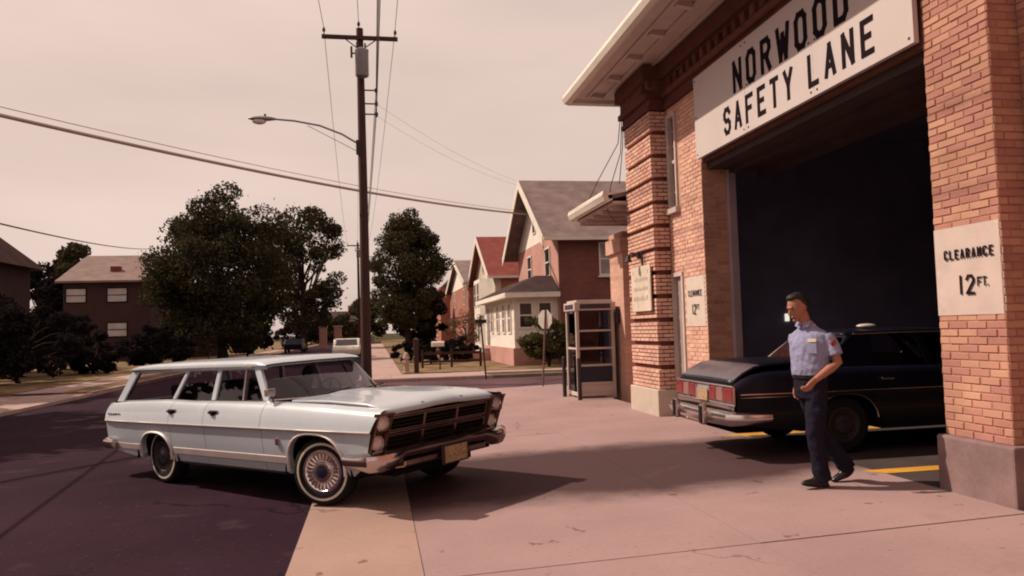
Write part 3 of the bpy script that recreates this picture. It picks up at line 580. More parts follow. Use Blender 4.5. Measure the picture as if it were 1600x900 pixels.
gp = thing('wooden_post', 'short dark square wooden post right of the fire hydrant', 'post', (1.52, 29.0, .12)); b = MB(); b.box(-.09, .09, -.09, .09, -.1, 1.25); b.build('post', m_wood, gp, bevel=.02); b = MB(); b.hexa([(-.11,-.11,1.25),(.11,-.11,1.25),(.11,.11,1.25),(-.11,.11,1.25),(-.02,-.02,1.34),(.02,-.02,1.34),(.02,.02,1.34),(-.02,.02,1.34)]); b.build('cap', m_wood, gp)
mbx = thing('mailbox', 'white rounded mailbox on a thin post in the corner lawn', 'mailbox', (2.55, 30.6, .12)); b = MB(); b.tube([(0,0,-.1),(0,0,.95)], .03, 8); b.build('post', m_wood, mbx)
b = MB(); b.prism([(-.32, .11*math.cos(R(a)), 1.0+.11*math.sin(R(a))+.04) for a in range(0, 181, 20)]+[(-.32, -.11, .94), (-.32, .11, .94)], (.5, 0, 0)); b.build('box', m_white, mbx, smooth=40)
# low rail fence
rf = thing('rail_fence', 'low dark rail fence along the corner lawn hedge', 'fence', (1.9, 32.4, .12)); b = MB(); b.box(0, 2.6, -.03, .03, .55, .66); b.build('rail', m_wood, rf); b = MB(); b.box(0, 2.6, -.03, .03, .22, .31); b.build('rail', m_wood, rf)
for x in (0.05, 1.3, 2.55): b = MB(); b.box(x-.05, x+.05, -.095, -.035, -.1, .8); b.build('post', m_wood, rf)

# ------------------------------------------------------------------ utility poles, street lamp, wires
def pole(loc, h, label, lamp=True):
    p = thing('utility_pole', label, 'utility pole', loc, 0, 'utility poles along the street')
    b = MB(); b.tube([(0,0,-.2),(0,0,h*.5),(-.03,0,h)], [.175,.145,.115], 14); b.build('pole', m_wood, p, smooth=50)
    b = MB(); b.box(-1.24, 1.20, -.20, -.10, h-.42, h-.30); b.build('crossarm', m_wood, p)
    for s in (-1, 1): b = MB(); b.tube([(s*.5, -.12, h-.40), (0, -.13, h-.78)], .018, 6); b.build('brace', m_steel, p)
    for x, z in ((-1.17, h-.3), (1.12, h-.3), (-.06, h)):
        b = MB(); b.lathe([(.012,0),(.012,.10),(.05,.11),(.045,.15),(.055,.17),(.03,.24),(0,.25)], 10, mat=Matrix.Translation((x, -.15 if z < h else 0, z))); b.build('insulator', m_steel, p, smooth=40)
    b = MB(); b.lathe([(0,0),(.19,0),(.215,.03),(.215,.80),(.225,.82),(.225,.87),(.12,.93),(0,.95)], 18, mat=Matrix.Translation((.03, -.36, h-1.72))); t = b.build('transformer', m_metal, p, smooth=40)
    b = MB(); b.tube([(-.12,-.36,h-.8),(-.12,-.36,h-.6)], .03, 8); b.tube([(.14,-.36,h-.8),(.14,-.36,h-.62)], .03, 8); b.build('bushing', m_steel, t)
    b = MB(); b.tube([(-.30,-.2,h-1.05),(-.30,-.2,h-.68)], .035, 8); b.box(-.30,-.05,-.22,-.18,h-.92,h-.88); b.build('fuse_cutout', m_steel, p)
    for z in (h-2.05, h-2.5, h-2.85):
        b = MB(); b.tube([(.1,0,z),(.45,0,z)], .025, 6); b.lathe([(.03,-.07),(.06,-.05),(.045,0),(.06,.05),(.03,.07)], 10, mat=Matrix.Translation((.47, 0, z))); b.build('spool_rack', m_steel, p, smooth=40)
    b = MB(); b.tube([(.47,0,h-2.95),(.47,0,h-2.35)], .02, 6); b.build('rack_strap', m_steel, p)
    if lamp:
        a = thing('street_lamp', 'cobra head street lamp on long curved arm fixed to wooden pole', 'street lamp', (loc[0]-.15, loc[1], 7.72+.2))
        pts = [(0,0,-.05),(-.5,0,.25),(-1.2,0,.52),(-2.0,0,.66),(-2.6,0,.70)]; b = MB(); b.tube(pts, .032, 8); b.build('arm', m_metal, a, smooth=50)
        b = MB(); b.tube([(0,0,-.32),(-1.6,0,.52)], .010, 6); b.build('stay_rod', m_metal, a)
        b = MB(); b.box(-.06,.06,-.1,.1,-.4,.05); b.build('bracket', m_steel, a)
        b = MB(); b.ell((-2.98,0,.70), (.45,.16,.11), fn=lambda u, p: Vector((p.x, p.y*(1-.35*max(0,u.x)), p.z*(.8 if u.z > 0 else .55)))); hd = b.build('lamp_head', m_metal, a, smooth=60)
        b = MB(); b.ell((-3.08,0,.62), (.22,.125,.10)); b.build('lens', m_amber, hd, smooth=60); b = MB(); b.tube([(-2.9,0,.78),(-2.9,0,.86)], .035, 8); b.build('photocell', m_steel, hd)
    return p
PY = 24.75
pole((-.30, PY, -.05), 11.75, 'tall wooden utility pole with transformer at the street corner', True)
pole((-1.75, 86, .0), 11.9, 'distant wooden utility pole far down the street', False)
zt = 11.75
for i, (x, z, x2, r, lab) in enumerate(((-1.47, zt-.10, -1.5, .010, 'leftmost overhead wire on the crossarm left insulator'), (.82, zt-.10, .9, .010, 'rightmost overhead wire on the crossarm right insulator'), (-.36, zt+.2, -.3, .010, 'topmost overhead wire on the pole top pin'),
        (.17, zt-2.05, .25, .011, 'upper overhead cable on the spool rack'), (.17, zt-2.50, .32, .011, 'middle overhead cable on the spool rack'), (.17, zt-2.85, .40, .011, 'lowest overhead cable on the spool rack'))):
    zz = 11.9-.1 if i < 2 else (12.0 if i == 2 else 11.9-(2.05, 2.5, 2.85)[i-3]); x3 = (-2.92, -.63, -1.8, -1.28, -1.28, -1.28)[i]
    wire('utility_wire', sag((x2, -22, z+.1), (x, PY-.15, z), .75)[:-1]+sag((x, PY-.15, z), (x3, 86, zz), 1.1), r, m_wirethin if i < 3 else m_wire, lab, 'overhead wires along the street', 4)
wire('cable', sag((-14.5, 8.3, 6.75), (7.6, 36.4, 7.35), .6, 40), .046, M('cable_pale', (.40, .30, .275), .7, .1), 'long thick cable sagging across the sky to the tan house', 'cables crossing the street')
wire('cable', sag((-14.5, 8.4, 6.95), (7.6, 36.5, 7.5), .58, 40), .010, m_wirethin, 'thin cable just above the thick sagging cable', 'cables crossing the street')
wire('cable', sag((-6.4, 7, 3.65), (-16.4, 60, 8.45), .35, 30), .022, m_wire, 'dark cable at left running down to the apartment block', 'cables crossing the street')
wire('cable', sag((.17, PY, 9.2), (8.5, 38, 9.0), .35), .004, m_wirethin, 'upper faint service wire from pole to tan house', 'faint service wires')
wire('cable', sag((.17, PY, 8.8), (8.5, 37.4, 8.75), .4), .004, m_wirethin, 'lower faint service wire from pole to tan house', 'faint service wires')

# ------------------------------------------------------------------ houses
def win(parent, face, pos, c, z0, z1, w, sgn, fm=m_white, pm=m_pane, cross=True, sill=True):
    """window on a wall: frame part with pane and sill sub-parts. face X: wall at x=pos, centre y=c"""
    def bx(b, a0, a1, d0, d1, z0, z1):
        lo, hi = sorted((pos+sgn*d0, pos+sgn*d1))
        b.box(lo, hi, a0, a1, z0, z1) if face == 'X' else b.box(a0, a1, lo, hi, z0, z1)
    b = MB(); t = .07; bx(b, c-w/2-t, c-w/2, -.05, .05, z0-t, z1+t); bx(b, c+w/2, c+w/2+t, -.05, .05, z0-t, z1+t); bx(b, c-w/2, c+w/2, -.05, .05, z1, z1+t); bx(b, c-w/2, c+w/2, -.05, .05, z0-t, z0)
    if cross: bx(b, c-w/2, c+w/2, -.04, .035, (z0+z1)/2-.03, (z0+z1)/2+.03)
    f = b.build('window', fm, parent); b = MB(); bx(b, c-w/2, c+w/2, -.03, .015, z0, z1); b.build('pane', pm, f)
    if sill: b = MB(); bx(b, c-w/2-.14, c+w/2+.14, .051, .17, z0-t-.08, z0-t); bx(b, c-w/2-.14, c+w/2+.14, -.04, .0505, z0-t-.08, z0-t-.001); b.build('sill', m_white, f)
    return f
def gable_house(root, x0, x1, y0, y1, z0, ze, zr, wall, roofm, gablem, ov=.7, ovg=.6, trim=m_white, gz=None):
    """ridge along X; gable end faces -X (the street)"""
    yc = (y0+y1)/2; sl = (zr-ze)/((y1-y0)/2)
    b = MB(); b.box(x0, x1, y0, y1, z0, ze); b.build('wall', wall, root)
    b = MB(); b.prism([(x0-.004, y0, ze), (x0-.004, y1, ze), (x0-.004, yc, zr)], (x1-x0, 0, 0)); b.build('gable', gablem, root)
    for s, ye in ((-1, y0-ov), (1, y1+ov)):
        zo = ze-sl*ov; b = MB(); b.hexa([(x0-ovg, ye, zo), (x1+.3, ye, zo), (x1+.3, yc, zr), (x0-ovg, yc, zr), (x0-ovg, ye, zo+.14), (x1+.3, ye, zo+.14), (x1+.3, yc, zr+.16), (x0-ovg, yc, zr+.16)]); b.build('roof', roofm, root)
        b = MB(); b.hexa([(x0-ovg-.05, ye, zo-.26), (x0-ovg-.004, ye, zo-.26), (x0-ovg-.004, yc, zr-.26), (x0-ovg-.05, yc, zr-.26), (x0-ovg-.05, ye, zo+.16), (x0-ovg-.004, ye, zo+.16), (x0-ovg-.004, yc, zr+.18), (x0-ovg-.05, yc, zr+.18)]); b.build('bargeboard', trim, root)
        b = MB(); b.box(x0-ovg, x1+.3, *sorted((ye, ye+s*.12)), zo-.02, zo+.12); b.build('gutter', trim, root)
hA = thing('brick_house', 'tan brick house with steep white gable and grey shingle roof', 'house', (7.75, 31, .12)); AI = Matrix.Translation((-7.75, -31, -.12))
gable_house(hA, 7.75, 17.5, 31.2, 40.2, .0, 5.75, 8.75, m_houseA, m_roofA, m_siding, ov=.55, ovg=.75)
for y in (33.1, 37.1): win(hA, 'X', 7.75, y, 4.05, 5.25, .85, -1)
for y in (34.9, 35.8): win(hA, 'X', 7.745, y, 6.35, 7.25, .5, -1, cross=False, sill=False)
b = MB(); b.box(7.78, 17.4, 31.185, 31.199, .0, 5.40); b.build('side_wall', brick_mat('common_brick_shaded', (.20, .072, .058), (.155, .055, .047), (.16, .085, .072)), hA)  # red side brick, with the shade of this face put into its colour
win(hA, 'Y', 31.185, 10.1, 3.95, 5.25, .95, -1, pm=m_panel); win(hA, 'Y', 31.185, 13.8, 3.95, 5.25, .95, -1)
# enclosed porch
b = MB(); b.box(5.72, 7.744, 31.3, 40.0, .0, .86); b.build('porch_base', m_houseA, hA)
b = MB(); b.box(5.80, 7.743, 31.4, 39.9, .862, 3.0); b.build('porch_wall', m_siding, hA)
b = MB(); b.hexa([(5.35, 30.9, 3.0), (7.73, 30.9, 3.0), (7.73, 40.4, 3.0), (5.35, 40.4, 3.0), (5.35, 30.9, 3.22), (7.73, 30.9, 3.22), (7.73, 40.4, 3.22), (5.35, 40.4, 3.22)]); b.build('porch_fascia', m_siding, hA)
b = MB(); b.hexa([(5.33, 30.88, 3.224), (7.738, 30.88, 3.224), (7.738, 40.42, 3.224), (5.33, 40.42, 3.224), (7.0, 32.4, 4.0), (7.738, 32.4, 4.0), (7.738, 39.4, 4.0), (7.0, 39.4, 4.0)]); b.build('porch_roof', m_roofD, hA)
for y in (32.4, 33.9, 35.6, 37.4): win(hA, 'X', 5.80, y, 1.55, 2.75, .62, -1, fm=m_siding, pm=m_panel, sill=False)
for x in (6.30, 7.15): win(hA, 'Y', 31.4, x, 1.75, 2.75, .5, -1, fm=m_siding, sill=False)
b = MB(); b.box(5.775, 5.799, 38.3, 39.2, .9, 2.75); b.build('porch_door', m_panel, hA)
b = MB()
for k in range(5): b.box(5.72-.3*(5-k), 5.716-.3*(4-k), 38.0, 39.6, .0, .86-.165*(4-k)-.12)
b.build('steps', m_side, hA); b = MB(); b.box(4.3, 5.715, 37.78, 37.996, .0, .55); b.build('step_wall', m_houseA, hA)
hB = thing('clapboard_house', 'narrow cream clapboard house with dark red roof and bay', 'house', (7.6, 47.5, .12))
gable_house(hB, 7.6, 17, 47.5, 57.5, .0, 5.2, 8.1, m_cream, m_roofB, m_cream, ov=.4, ovg=.5)
b = MB(); b.prism([(7.596, 49.0, .1), (6.9, 49.8, .1), (6.9, 52.6, .1), (7.596, 53.4, .1)], (0, 0, 5.0)); b.build('bay', m_siding, hB)
for z in (.9, 3.3):
    for y in (50.45, 51.95): win(hB, 'X', 6.9, y, z, z+1.5, .75, -1, cross=True, sill=False)
    win(hB, 'X', 7.6, 55.2, z, z+1.5, .7, -1, sill=False)
win(hB, 'X', 7.596, 52.5, 5.7, 6.9, .6, -1, sill=False)
b = MB(); b.box(10.6, 11.4, 52.0, 53.0, 7.6, 9.0); b.build('chimney', m_houseC, hB); b = MB(); b.box(8.0, 16, 47.46, 47.498, .1, 4.9); b.build('side_wall', m_houseC, hB)
hC = thing('brick_house', 'plain red brick house with grey gable behind bare shrub', 'house', (7.5, 60, .12))
gable_house(hC, 7.5, 17, 60, 76, .0, 5.4, 7.9, m_houseC, m_roofA, m_siding, ov=.3, ovg=.4)
for z in (1.2, 3.9):
    for y in (63.5, 71): win(hC, 'X', 7.5, y, z, z+1.2, 1.1, -1, pm=m_panel, sill=False)
b = MB(); b.box(7.48, 7.499, 60, 76, 2.75, 2.95); b.build('string_course', m_brick_dark, hC)
hD = thing('brick_house', 'tall red brick house front with dark recess farthest up the block', 'house', (7.2, 84, .12))
b = MB(); b.box(7.2, 8.4, 84, 92, 0, 6.6); b.box(8.41, 16, 82, 96, 0, 7.0); b.build('wall', m_houseC, hD); b = MB(); b.hexa([(8.0,81.5,7.0),(16.5,81.5,7.0),(16.5,96.5,7.0),(8.0,96.5,7.0),(10,87,9),(15,87,9),(15,91,9),(10,91,9)]); b.build('roof', m_roofD, hD)
for z in (1.2, 4.0): win(hD, 'X', 7.2, 88, z, z+1.5, 1.0, -1)
hE = thing('porch_house', 'small far house with white columned front porch', 'house', (5.0, 96, .12))
b = MB(); b.box(7, 15, 97, 106, 0, 5); b.build('wall', m_houseC, hE); b = MB(); b.hexa([(6.4,96.4,5),(15.5,96.4,5),(15.5,106.5,5),(6.4,106.5,5),(9,101,7.5),(13,101,7.5),(13,102,7.5),(9,102,7.5)]); b.build('roof', m_roofD, hE)
b = MB(); b.box(4.4, 6.99, 97, 103, 2.5, 2.9); b.build('porch_roof', m_siding, hE); b = MB(); b.box(4.5, 6.99, 97, 103, 0, .5); b.build('porch_floor', m_siding, hE)
for y in (97.3, 99, 101, 102.7): b = MB(); b.tube([(4.65, y, .5), (4.65, y, 2.5)], .13, 8); b.build('column', m_siding, hE)
b = MB(); b.box(4.6, 4.66, 97.5, 102.5, 1.2, 1.32); b.build('porch_rail', m_siding, hE)
for o in list(bpy.data.objects):
    if o.parent in (hA, hB, hC, hD, hE): o.matrix_parent_inverse = Matrix.Translation(-o.parent.location)
# left side: apartment block and hip-roofed house, both showing us their shaded sides
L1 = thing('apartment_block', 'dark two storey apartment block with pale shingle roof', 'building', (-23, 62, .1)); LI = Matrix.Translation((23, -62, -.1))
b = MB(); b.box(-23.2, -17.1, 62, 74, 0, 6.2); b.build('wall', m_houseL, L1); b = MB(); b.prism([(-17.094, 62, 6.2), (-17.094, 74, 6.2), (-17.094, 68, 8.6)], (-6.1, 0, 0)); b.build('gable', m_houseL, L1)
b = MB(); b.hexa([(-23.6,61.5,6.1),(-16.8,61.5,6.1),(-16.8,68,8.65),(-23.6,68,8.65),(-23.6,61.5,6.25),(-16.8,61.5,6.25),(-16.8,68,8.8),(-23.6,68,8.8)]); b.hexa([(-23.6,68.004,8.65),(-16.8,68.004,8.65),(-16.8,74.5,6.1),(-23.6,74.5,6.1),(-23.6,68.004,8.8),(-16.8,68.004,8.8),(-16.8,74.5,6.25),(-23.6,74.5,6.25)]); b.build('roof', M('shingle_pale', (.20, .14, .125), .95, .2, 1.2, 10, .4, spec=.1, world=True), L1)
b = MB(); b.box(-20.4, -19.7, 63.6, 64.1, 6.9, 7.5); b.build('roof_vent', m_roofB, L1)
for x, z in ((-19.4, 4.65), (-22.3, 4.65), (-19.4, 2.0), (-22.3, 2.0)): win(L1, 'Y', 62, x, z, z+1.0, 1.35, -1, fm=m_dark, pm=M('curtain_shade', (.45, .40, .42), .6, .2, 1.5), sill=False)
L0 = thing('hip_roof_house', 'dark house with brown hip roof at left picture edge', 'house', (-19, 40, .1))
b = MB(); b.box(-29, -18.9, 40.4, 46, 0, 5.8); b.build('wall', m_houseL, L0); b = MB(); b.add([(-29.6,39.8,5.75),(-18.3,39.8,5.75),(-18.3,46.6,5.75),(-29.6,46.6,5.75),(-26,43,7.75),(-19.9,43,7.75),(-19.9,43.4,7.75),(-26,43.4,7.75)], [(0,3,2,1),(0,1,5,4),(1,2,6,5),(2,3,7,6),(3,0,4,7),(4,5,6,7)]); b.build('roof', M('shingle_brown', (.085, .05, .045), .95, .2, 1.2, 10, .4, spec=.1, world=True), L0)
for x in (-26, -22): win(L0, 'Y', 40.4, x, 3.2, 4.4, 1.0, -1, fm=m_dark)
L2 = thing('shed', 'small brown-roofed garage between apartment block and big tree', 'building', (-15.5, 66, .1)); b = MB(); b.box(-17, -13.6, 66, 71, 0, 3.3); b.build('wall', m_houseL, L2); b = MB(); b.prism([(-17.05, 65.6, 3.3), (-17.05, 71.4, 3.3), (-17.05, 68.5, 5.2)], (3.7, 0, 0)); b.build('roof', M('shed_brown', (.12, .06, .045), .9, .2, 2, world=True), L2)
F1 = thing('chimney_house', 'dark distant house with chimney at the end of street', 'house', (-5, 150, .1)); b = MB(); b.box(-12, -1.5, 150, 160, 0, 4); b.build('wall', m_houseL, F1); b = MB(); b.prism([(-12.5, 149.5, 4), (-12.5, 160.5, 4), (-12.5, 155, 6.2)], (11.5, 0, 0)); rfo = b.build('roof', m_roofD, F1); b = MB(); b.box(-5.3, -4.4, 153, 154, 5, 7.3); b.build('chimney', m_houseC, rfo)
for x, lab in ((-4.6, 'left pinkish brick gate pillar far down the street'), (-2.9, 'right pinkish brick gate pillar far down the street')):
    g = thing('gate_pillar', lab, 'pillar', (x-1.5, 92, 0), 0, 'far gate pillars'); b = MB(); b.box(-.42, .42, -.42, .42, 0, 2.5); b.build('shaft', m_houseA, g); b = MB(); b.box(-.5, .5, -.5, .5, 2.5, 2.7); b.build('cap', m_side, g)
for o in list(bpy.data.objects):
    if o.parent in (L1, L0, L2, F1): o.matrix_parent_inverse = Matrix.Translation(-o.parent.location)

# ------------------------------------------------------------------ trees
def leaves(name, pts, size, mat, parent, rng):
    n = len(pts); a = rng.normal(size=(n, 3)); a /= np.linalg.norm(a, axis=1)[:, None]; t = rng.normal(size=(n, 3)); t -= (t*a).sum(1)[:, None]*a; t /= np.linalg.norm(t, axis=1)[:, None]; c = np.cross(a, t)
    s = size*rng.uniform(.6, 1.35, n)[:, None]; v = np.stack([pts-t*s, pts+c*s*.55, pts+t*s, pts-c*s*.55], 1).reshape(-1, 3)
    me = bpy.data.meshes.new(name); me.vertices.add(n*4); me.vertices.foreach_set('co', v.ravel()); me.loops.add(n*4); me.loops.foreach_set('vertex_index', np.arange(n*4)); me.polygons.add(n); me.polygons.foreach_set('loop_start', np.arange(n)*4); me.polygons.foreach_set('loop_total', np.full(n, 4)); me.update(calc_edges=True); me.validate(); me.materials.append(mat)
    o = bpy.data.objects.new(name, me); COL.objects.link(o); o.parent = parent; return o
def tree(name, label, loc, h, rx, base, seed, n=16000, size=.17, mat=m_leaf, clumps=60, trunk=.28, shape=1.0, group='street trees', ry=None, extra=(), cf=.36):
    rng = np.random.default_rng(seed); root = thing(name, label, 'tree' if 'shrub' not in name and 'bush' not in name else 'shrub', loc, 0, group)
    ry = ry or rx; cz = (h+base)/2; rz = (h-base)/2
    cs = []
    while len(cs) < clumps:
        u = rng.uniform(-1, 1, 3)
        if np.linalg.norm(u) > 1 or np.linalg.norm(u) < .35: continue
        k = 1-.35*shape*max(0, u[2]); cs.append(np.array([u[0]*rx*k, u[1]*ry*k, cz+u[2]*rz]))
    cs += [np.array(e) for e in extra]; cs = np.array(cs); cr = rng.uniform(.5, 1.0, len(cs))*min(rx, rz)*cf
    idx = rng.integers(0, len(cs), n); d = rng.normal(size=(n, 3)); d /= np.linalg.norm(d, axis=1)[:, None]; rad = rng.uniform(.25, 1.0, n)**.5
    p = cs[idx]+d*(rad*cr[idx])[:, None]*np.array([1.1, 1.1, .8]); stray = rng.random(n) < .05; p[stray] += rng.normal(size=(stray.sum(), 3))*.06*rx
    leaves('crown', p, size, mat, root, rng)
    b = MB(); top = base+(h-base)*.6; pts = [(0, 0, -.15), (.03, 0, base*.5), (-.04, .03, base), (0, 0, top)]; b.tube(pts, [trunk*1.2, trunk, trunk*.85, trunk*.3], 10); b.build('trunk', m_bark, root, smooth=60)
    b = MB()
    for i in rng.choice(len(cs), min(34, len(cs)), replace=False):
        c = cs[i]; z0 = base*.75+(top-base*.75)*rng.uniform(0, .8); z0 = min(z0, max(base*.6, c[2]-.3)); m_ = (c[0]*.5, c[1]*.5, (z0+c[2])/2+.2); b.tube([(0, 0, z0), m_, tuple(c)], [trunk*.42, trunk*.25, trunk*.06], 6)
    b.build('limbs', m_bark, root, smooth=60)
    return root
tree('broad_tree', 'largest dark broad tree left of the street', (-9.5, 50, .1), 10.2, 4.2, 1.0, 1, 62000, .105, m_leaf, 165, .33, .9, cf=.29, extra=[(-.4, 0, 10.4), (.3, .5, 10.9), (-1.2, 0, 9.9), (-3.6, 0, 6.6), (-3.9, 0, 4.2), (-4.0, 0, 5.4), (2.6, 0, 9.2), (3.4, 0, 8.4)])
tree('loose_tree', 'loose feathery dark tree overhanging the street right of the largest tree', (-7.6, 84, .1), 15.6, 5.0, 2.4, 2, 24000, .16, m_leaf, 95, .34, .35, cf=.26)
tree('maple_tree', 'dense tall tree just right of the utility pole', (2.5, 60, .12), 11.3, 3.15, 1.8, 3, 42000, .105, m_leaf2, 130, .26, 1.25, cf=.30)
tree('round_tree', 'small far tree behind the left house roofs', (-33.2, 92, .1), 12.4, 3.6, 2, 4, 5000, .3, m_leaf, 30, .3)
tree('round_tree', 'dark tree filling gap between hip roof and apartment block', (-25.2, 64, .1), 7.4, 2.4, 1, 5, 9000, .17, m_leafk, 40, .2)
tree('round_tree', 'dark round tree at end of street right of gate pillars', (-1.6, 130, .1), 7.3, 4.6, 1, 6, 5000, .3, m_leaf, 40, .3)
tree('round_tree', 'low dark tree at end of street under loose tree', (-8.5, 135, .1), 5.6, 5.0, .6, 16, 5000, .3, m_leaf, 40, .3)
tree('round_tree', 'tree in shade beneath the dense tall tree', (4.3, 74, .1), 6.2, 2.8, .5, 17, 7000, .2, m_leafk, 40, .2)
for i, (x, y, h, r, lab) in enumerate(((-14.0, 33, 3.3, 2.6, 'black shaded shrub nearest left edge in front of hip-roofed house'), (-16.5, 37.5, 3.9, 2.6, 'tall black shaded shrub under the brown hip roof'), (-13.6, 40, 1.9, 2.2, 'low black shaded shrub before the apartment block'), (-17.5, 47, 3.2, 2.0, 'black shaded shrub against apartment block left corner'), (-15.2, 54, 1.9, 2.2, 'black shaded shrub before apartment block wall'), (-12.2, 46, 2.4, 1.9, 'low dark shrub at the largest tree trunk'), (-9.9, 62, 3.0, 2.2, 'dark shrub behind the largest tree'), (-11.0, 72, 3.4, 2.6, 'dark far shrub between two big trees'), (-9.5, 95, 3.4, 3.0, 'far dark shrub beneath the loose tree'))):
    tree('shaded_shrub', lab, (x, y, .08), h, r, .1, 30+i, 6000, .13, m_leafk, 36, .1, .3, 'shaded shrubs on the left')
# trees and houses further along the near side of the street; they shade the left verge and show in the car windows
tree('street_tree', 'big tree beyond left picture edge shading the left verge', (-16.5, 19, .1), 11.5, 4.6, 2.2, 70, 9000, .26, m_leaf, 60, .33, .8)
tree('street_tree', 'second big tree beyond left picture edge behind the driveway', (-21.5, 30, .1), 12.5, 5.2, 2.0, 71, 9000, .26, m_leaf, 60, .33, .8)
tree('street_tree', 'tall tree behind the photographer on the left lawn', (-17, -4, .1), 11, 4.4, 2.2, 72, 7000, .28, m_leaf, 50, .3, .8)
for (x0, y0, w_, d_, lab) in ((-27, -2, 9, 9, 'red brick gable house opposite the station behind the photographer'), (-28, -18, 9, 9, 'second red brick gable house behind the photographer')):
    hN = thing('gable_house', lab, 'house', (x0, y0, .1)); b = MB(); b.box(0, d_, 0, w_, -.1, 5.6); b.build('wall', m_houseC, hN)
    b = MB(); b.prism([(-.4, -.5, 5.5), (d_+.4, -.5, 5.5), (d_/2, -.5, 8.6)], (0, w_+1, 0)); b.build('roof', m_roofD, hN)
    for z in (1.0, 3.6):
        for y in (2.0, 6.5): win(hN, 'X', d_, y, z, z+1.4, 1.0, 1, sill=False)
tree('leafy_bush', 'leafy green bush in front of the white porch', (6.9, 29.9, .12), 2.15, 1.15, .35, 50, 9000, .055, m_leaf3, 46, .06, .4, 'bushes at the tan house', ry=.8)
tree('leafy_bush', 'darker bush right of the leafy bush by porch corner', (8.3, 30.0, .12), 1.5, .9, .1, 51, 5000, .055, m_leaf, 36, .05, .2, 'bushes at the tan house', ry=.7)
tree('bare_shrub', 'thin reddish shrub before red brick house', (5.6, 47, .12), 2.9, 1.3, .5, 52, 1800, .06, leaf_mat('leaf_reddish', (.12, .06, .04), (.20, .12, .07)), 30, .05, .3, 'lawn shrubs')
for i, (x, y, lab) in enumerate(((2.6, 36, 'clipped dark hedge shrub nearest mailbox'), (3.9, 37.5, 'clipped dark hedge shrub behind the rail fence'), (1.7, 38.5, 'clipped dark hedge shrub leftmost by the far sidewalk'), (4.6, 42, 'clipped dark hedge shrub before the porch steps'))):
    tree('hedge_shrub', lab, (x, y, .1), 1.15, 1.0, .05, 60+i, 3500, .07, m_leafk, 26, .05, .2, 'hedge shrubs on the lawn', ry=.8)
# ------------------------------------------------------------------ cars
def interp(x, pts):
    if x <= pts[0][0]: return pts[0][1]
    for (a, b), (c, d) in zip(pts, pts[1:]):
        if x <= c: return b+(d-b)*(x-a)/(c-a)
    return pts[-1][1]
def smooth_pts(pts):   # not needed to be fancy: linear is refined by many stations
    return pts
class CarSpec: pass
def side_rows(sp, xs, s):
    rows = []
    for x in xs:
        zb = sp.zbot(x); zc = sp.zc; r = []
        lows = [zb+(zc-zb)*f for f in (0, .2, .42, .66, .88, 1)]
        for z in lows+sp.ups:
            zz = z if z <= zc else zc+(z-zc)*(sp.belt(x)-zc)/(sp.ups[-1]-zc)
            y = interp(z, sp.prof)*sp.ymul(x); r.append((x+sp.lean(x, zz), s*y, zz))
        # fold back under at the bottom for thickness
        y0 = interp(lows[0], sp.prof)*sp.ymul(x); r = [(r[0][0], s*(y0-.05), r[0][2]+.004)]+r
        rows.append(r)
    return rows if s < 0 else [r[::-1] for r in rows]
def panel(sp, name, x0, x1, mat, parent, sides=(-1, 1), joined=None, n=None):
    xs = sorted(set([x0, x1]+[round(x, 4) for x in np.linspace(x0, x1, n or max(3, int((x1-x0)/.12)))]+[x for x in sp.extra if x0 < x < x1]))
    outs = []
    for s in sides:
        b = joined or MB(); b.grid(side_rows(sp, xs, s))
        if joined is None: outs.append(b.build(name, mat, parent, smooth=28))
    return outs
def quadprism(b, p, off):   # p: 4 points, extruded by vector
    b.prism(p, off)
def sweep(b, path, sec, mi=0):
    """section (out, z) swept along a plan path of (x, y, out-direction, zshift, scale)"""
    rows = []
    for (x, y, ox, oy, dz, k) in path: rows.append([(x+ox*o*k, y+oy*o*k, dz+z*k) for o, z in sec])
    b.grid(rows, mi, close=True); b.add(rows[0], [tuple(range(len(sec)))], mi); b.add(rows[-1], [tuple(range(len(sec)))[::-1]], mi)
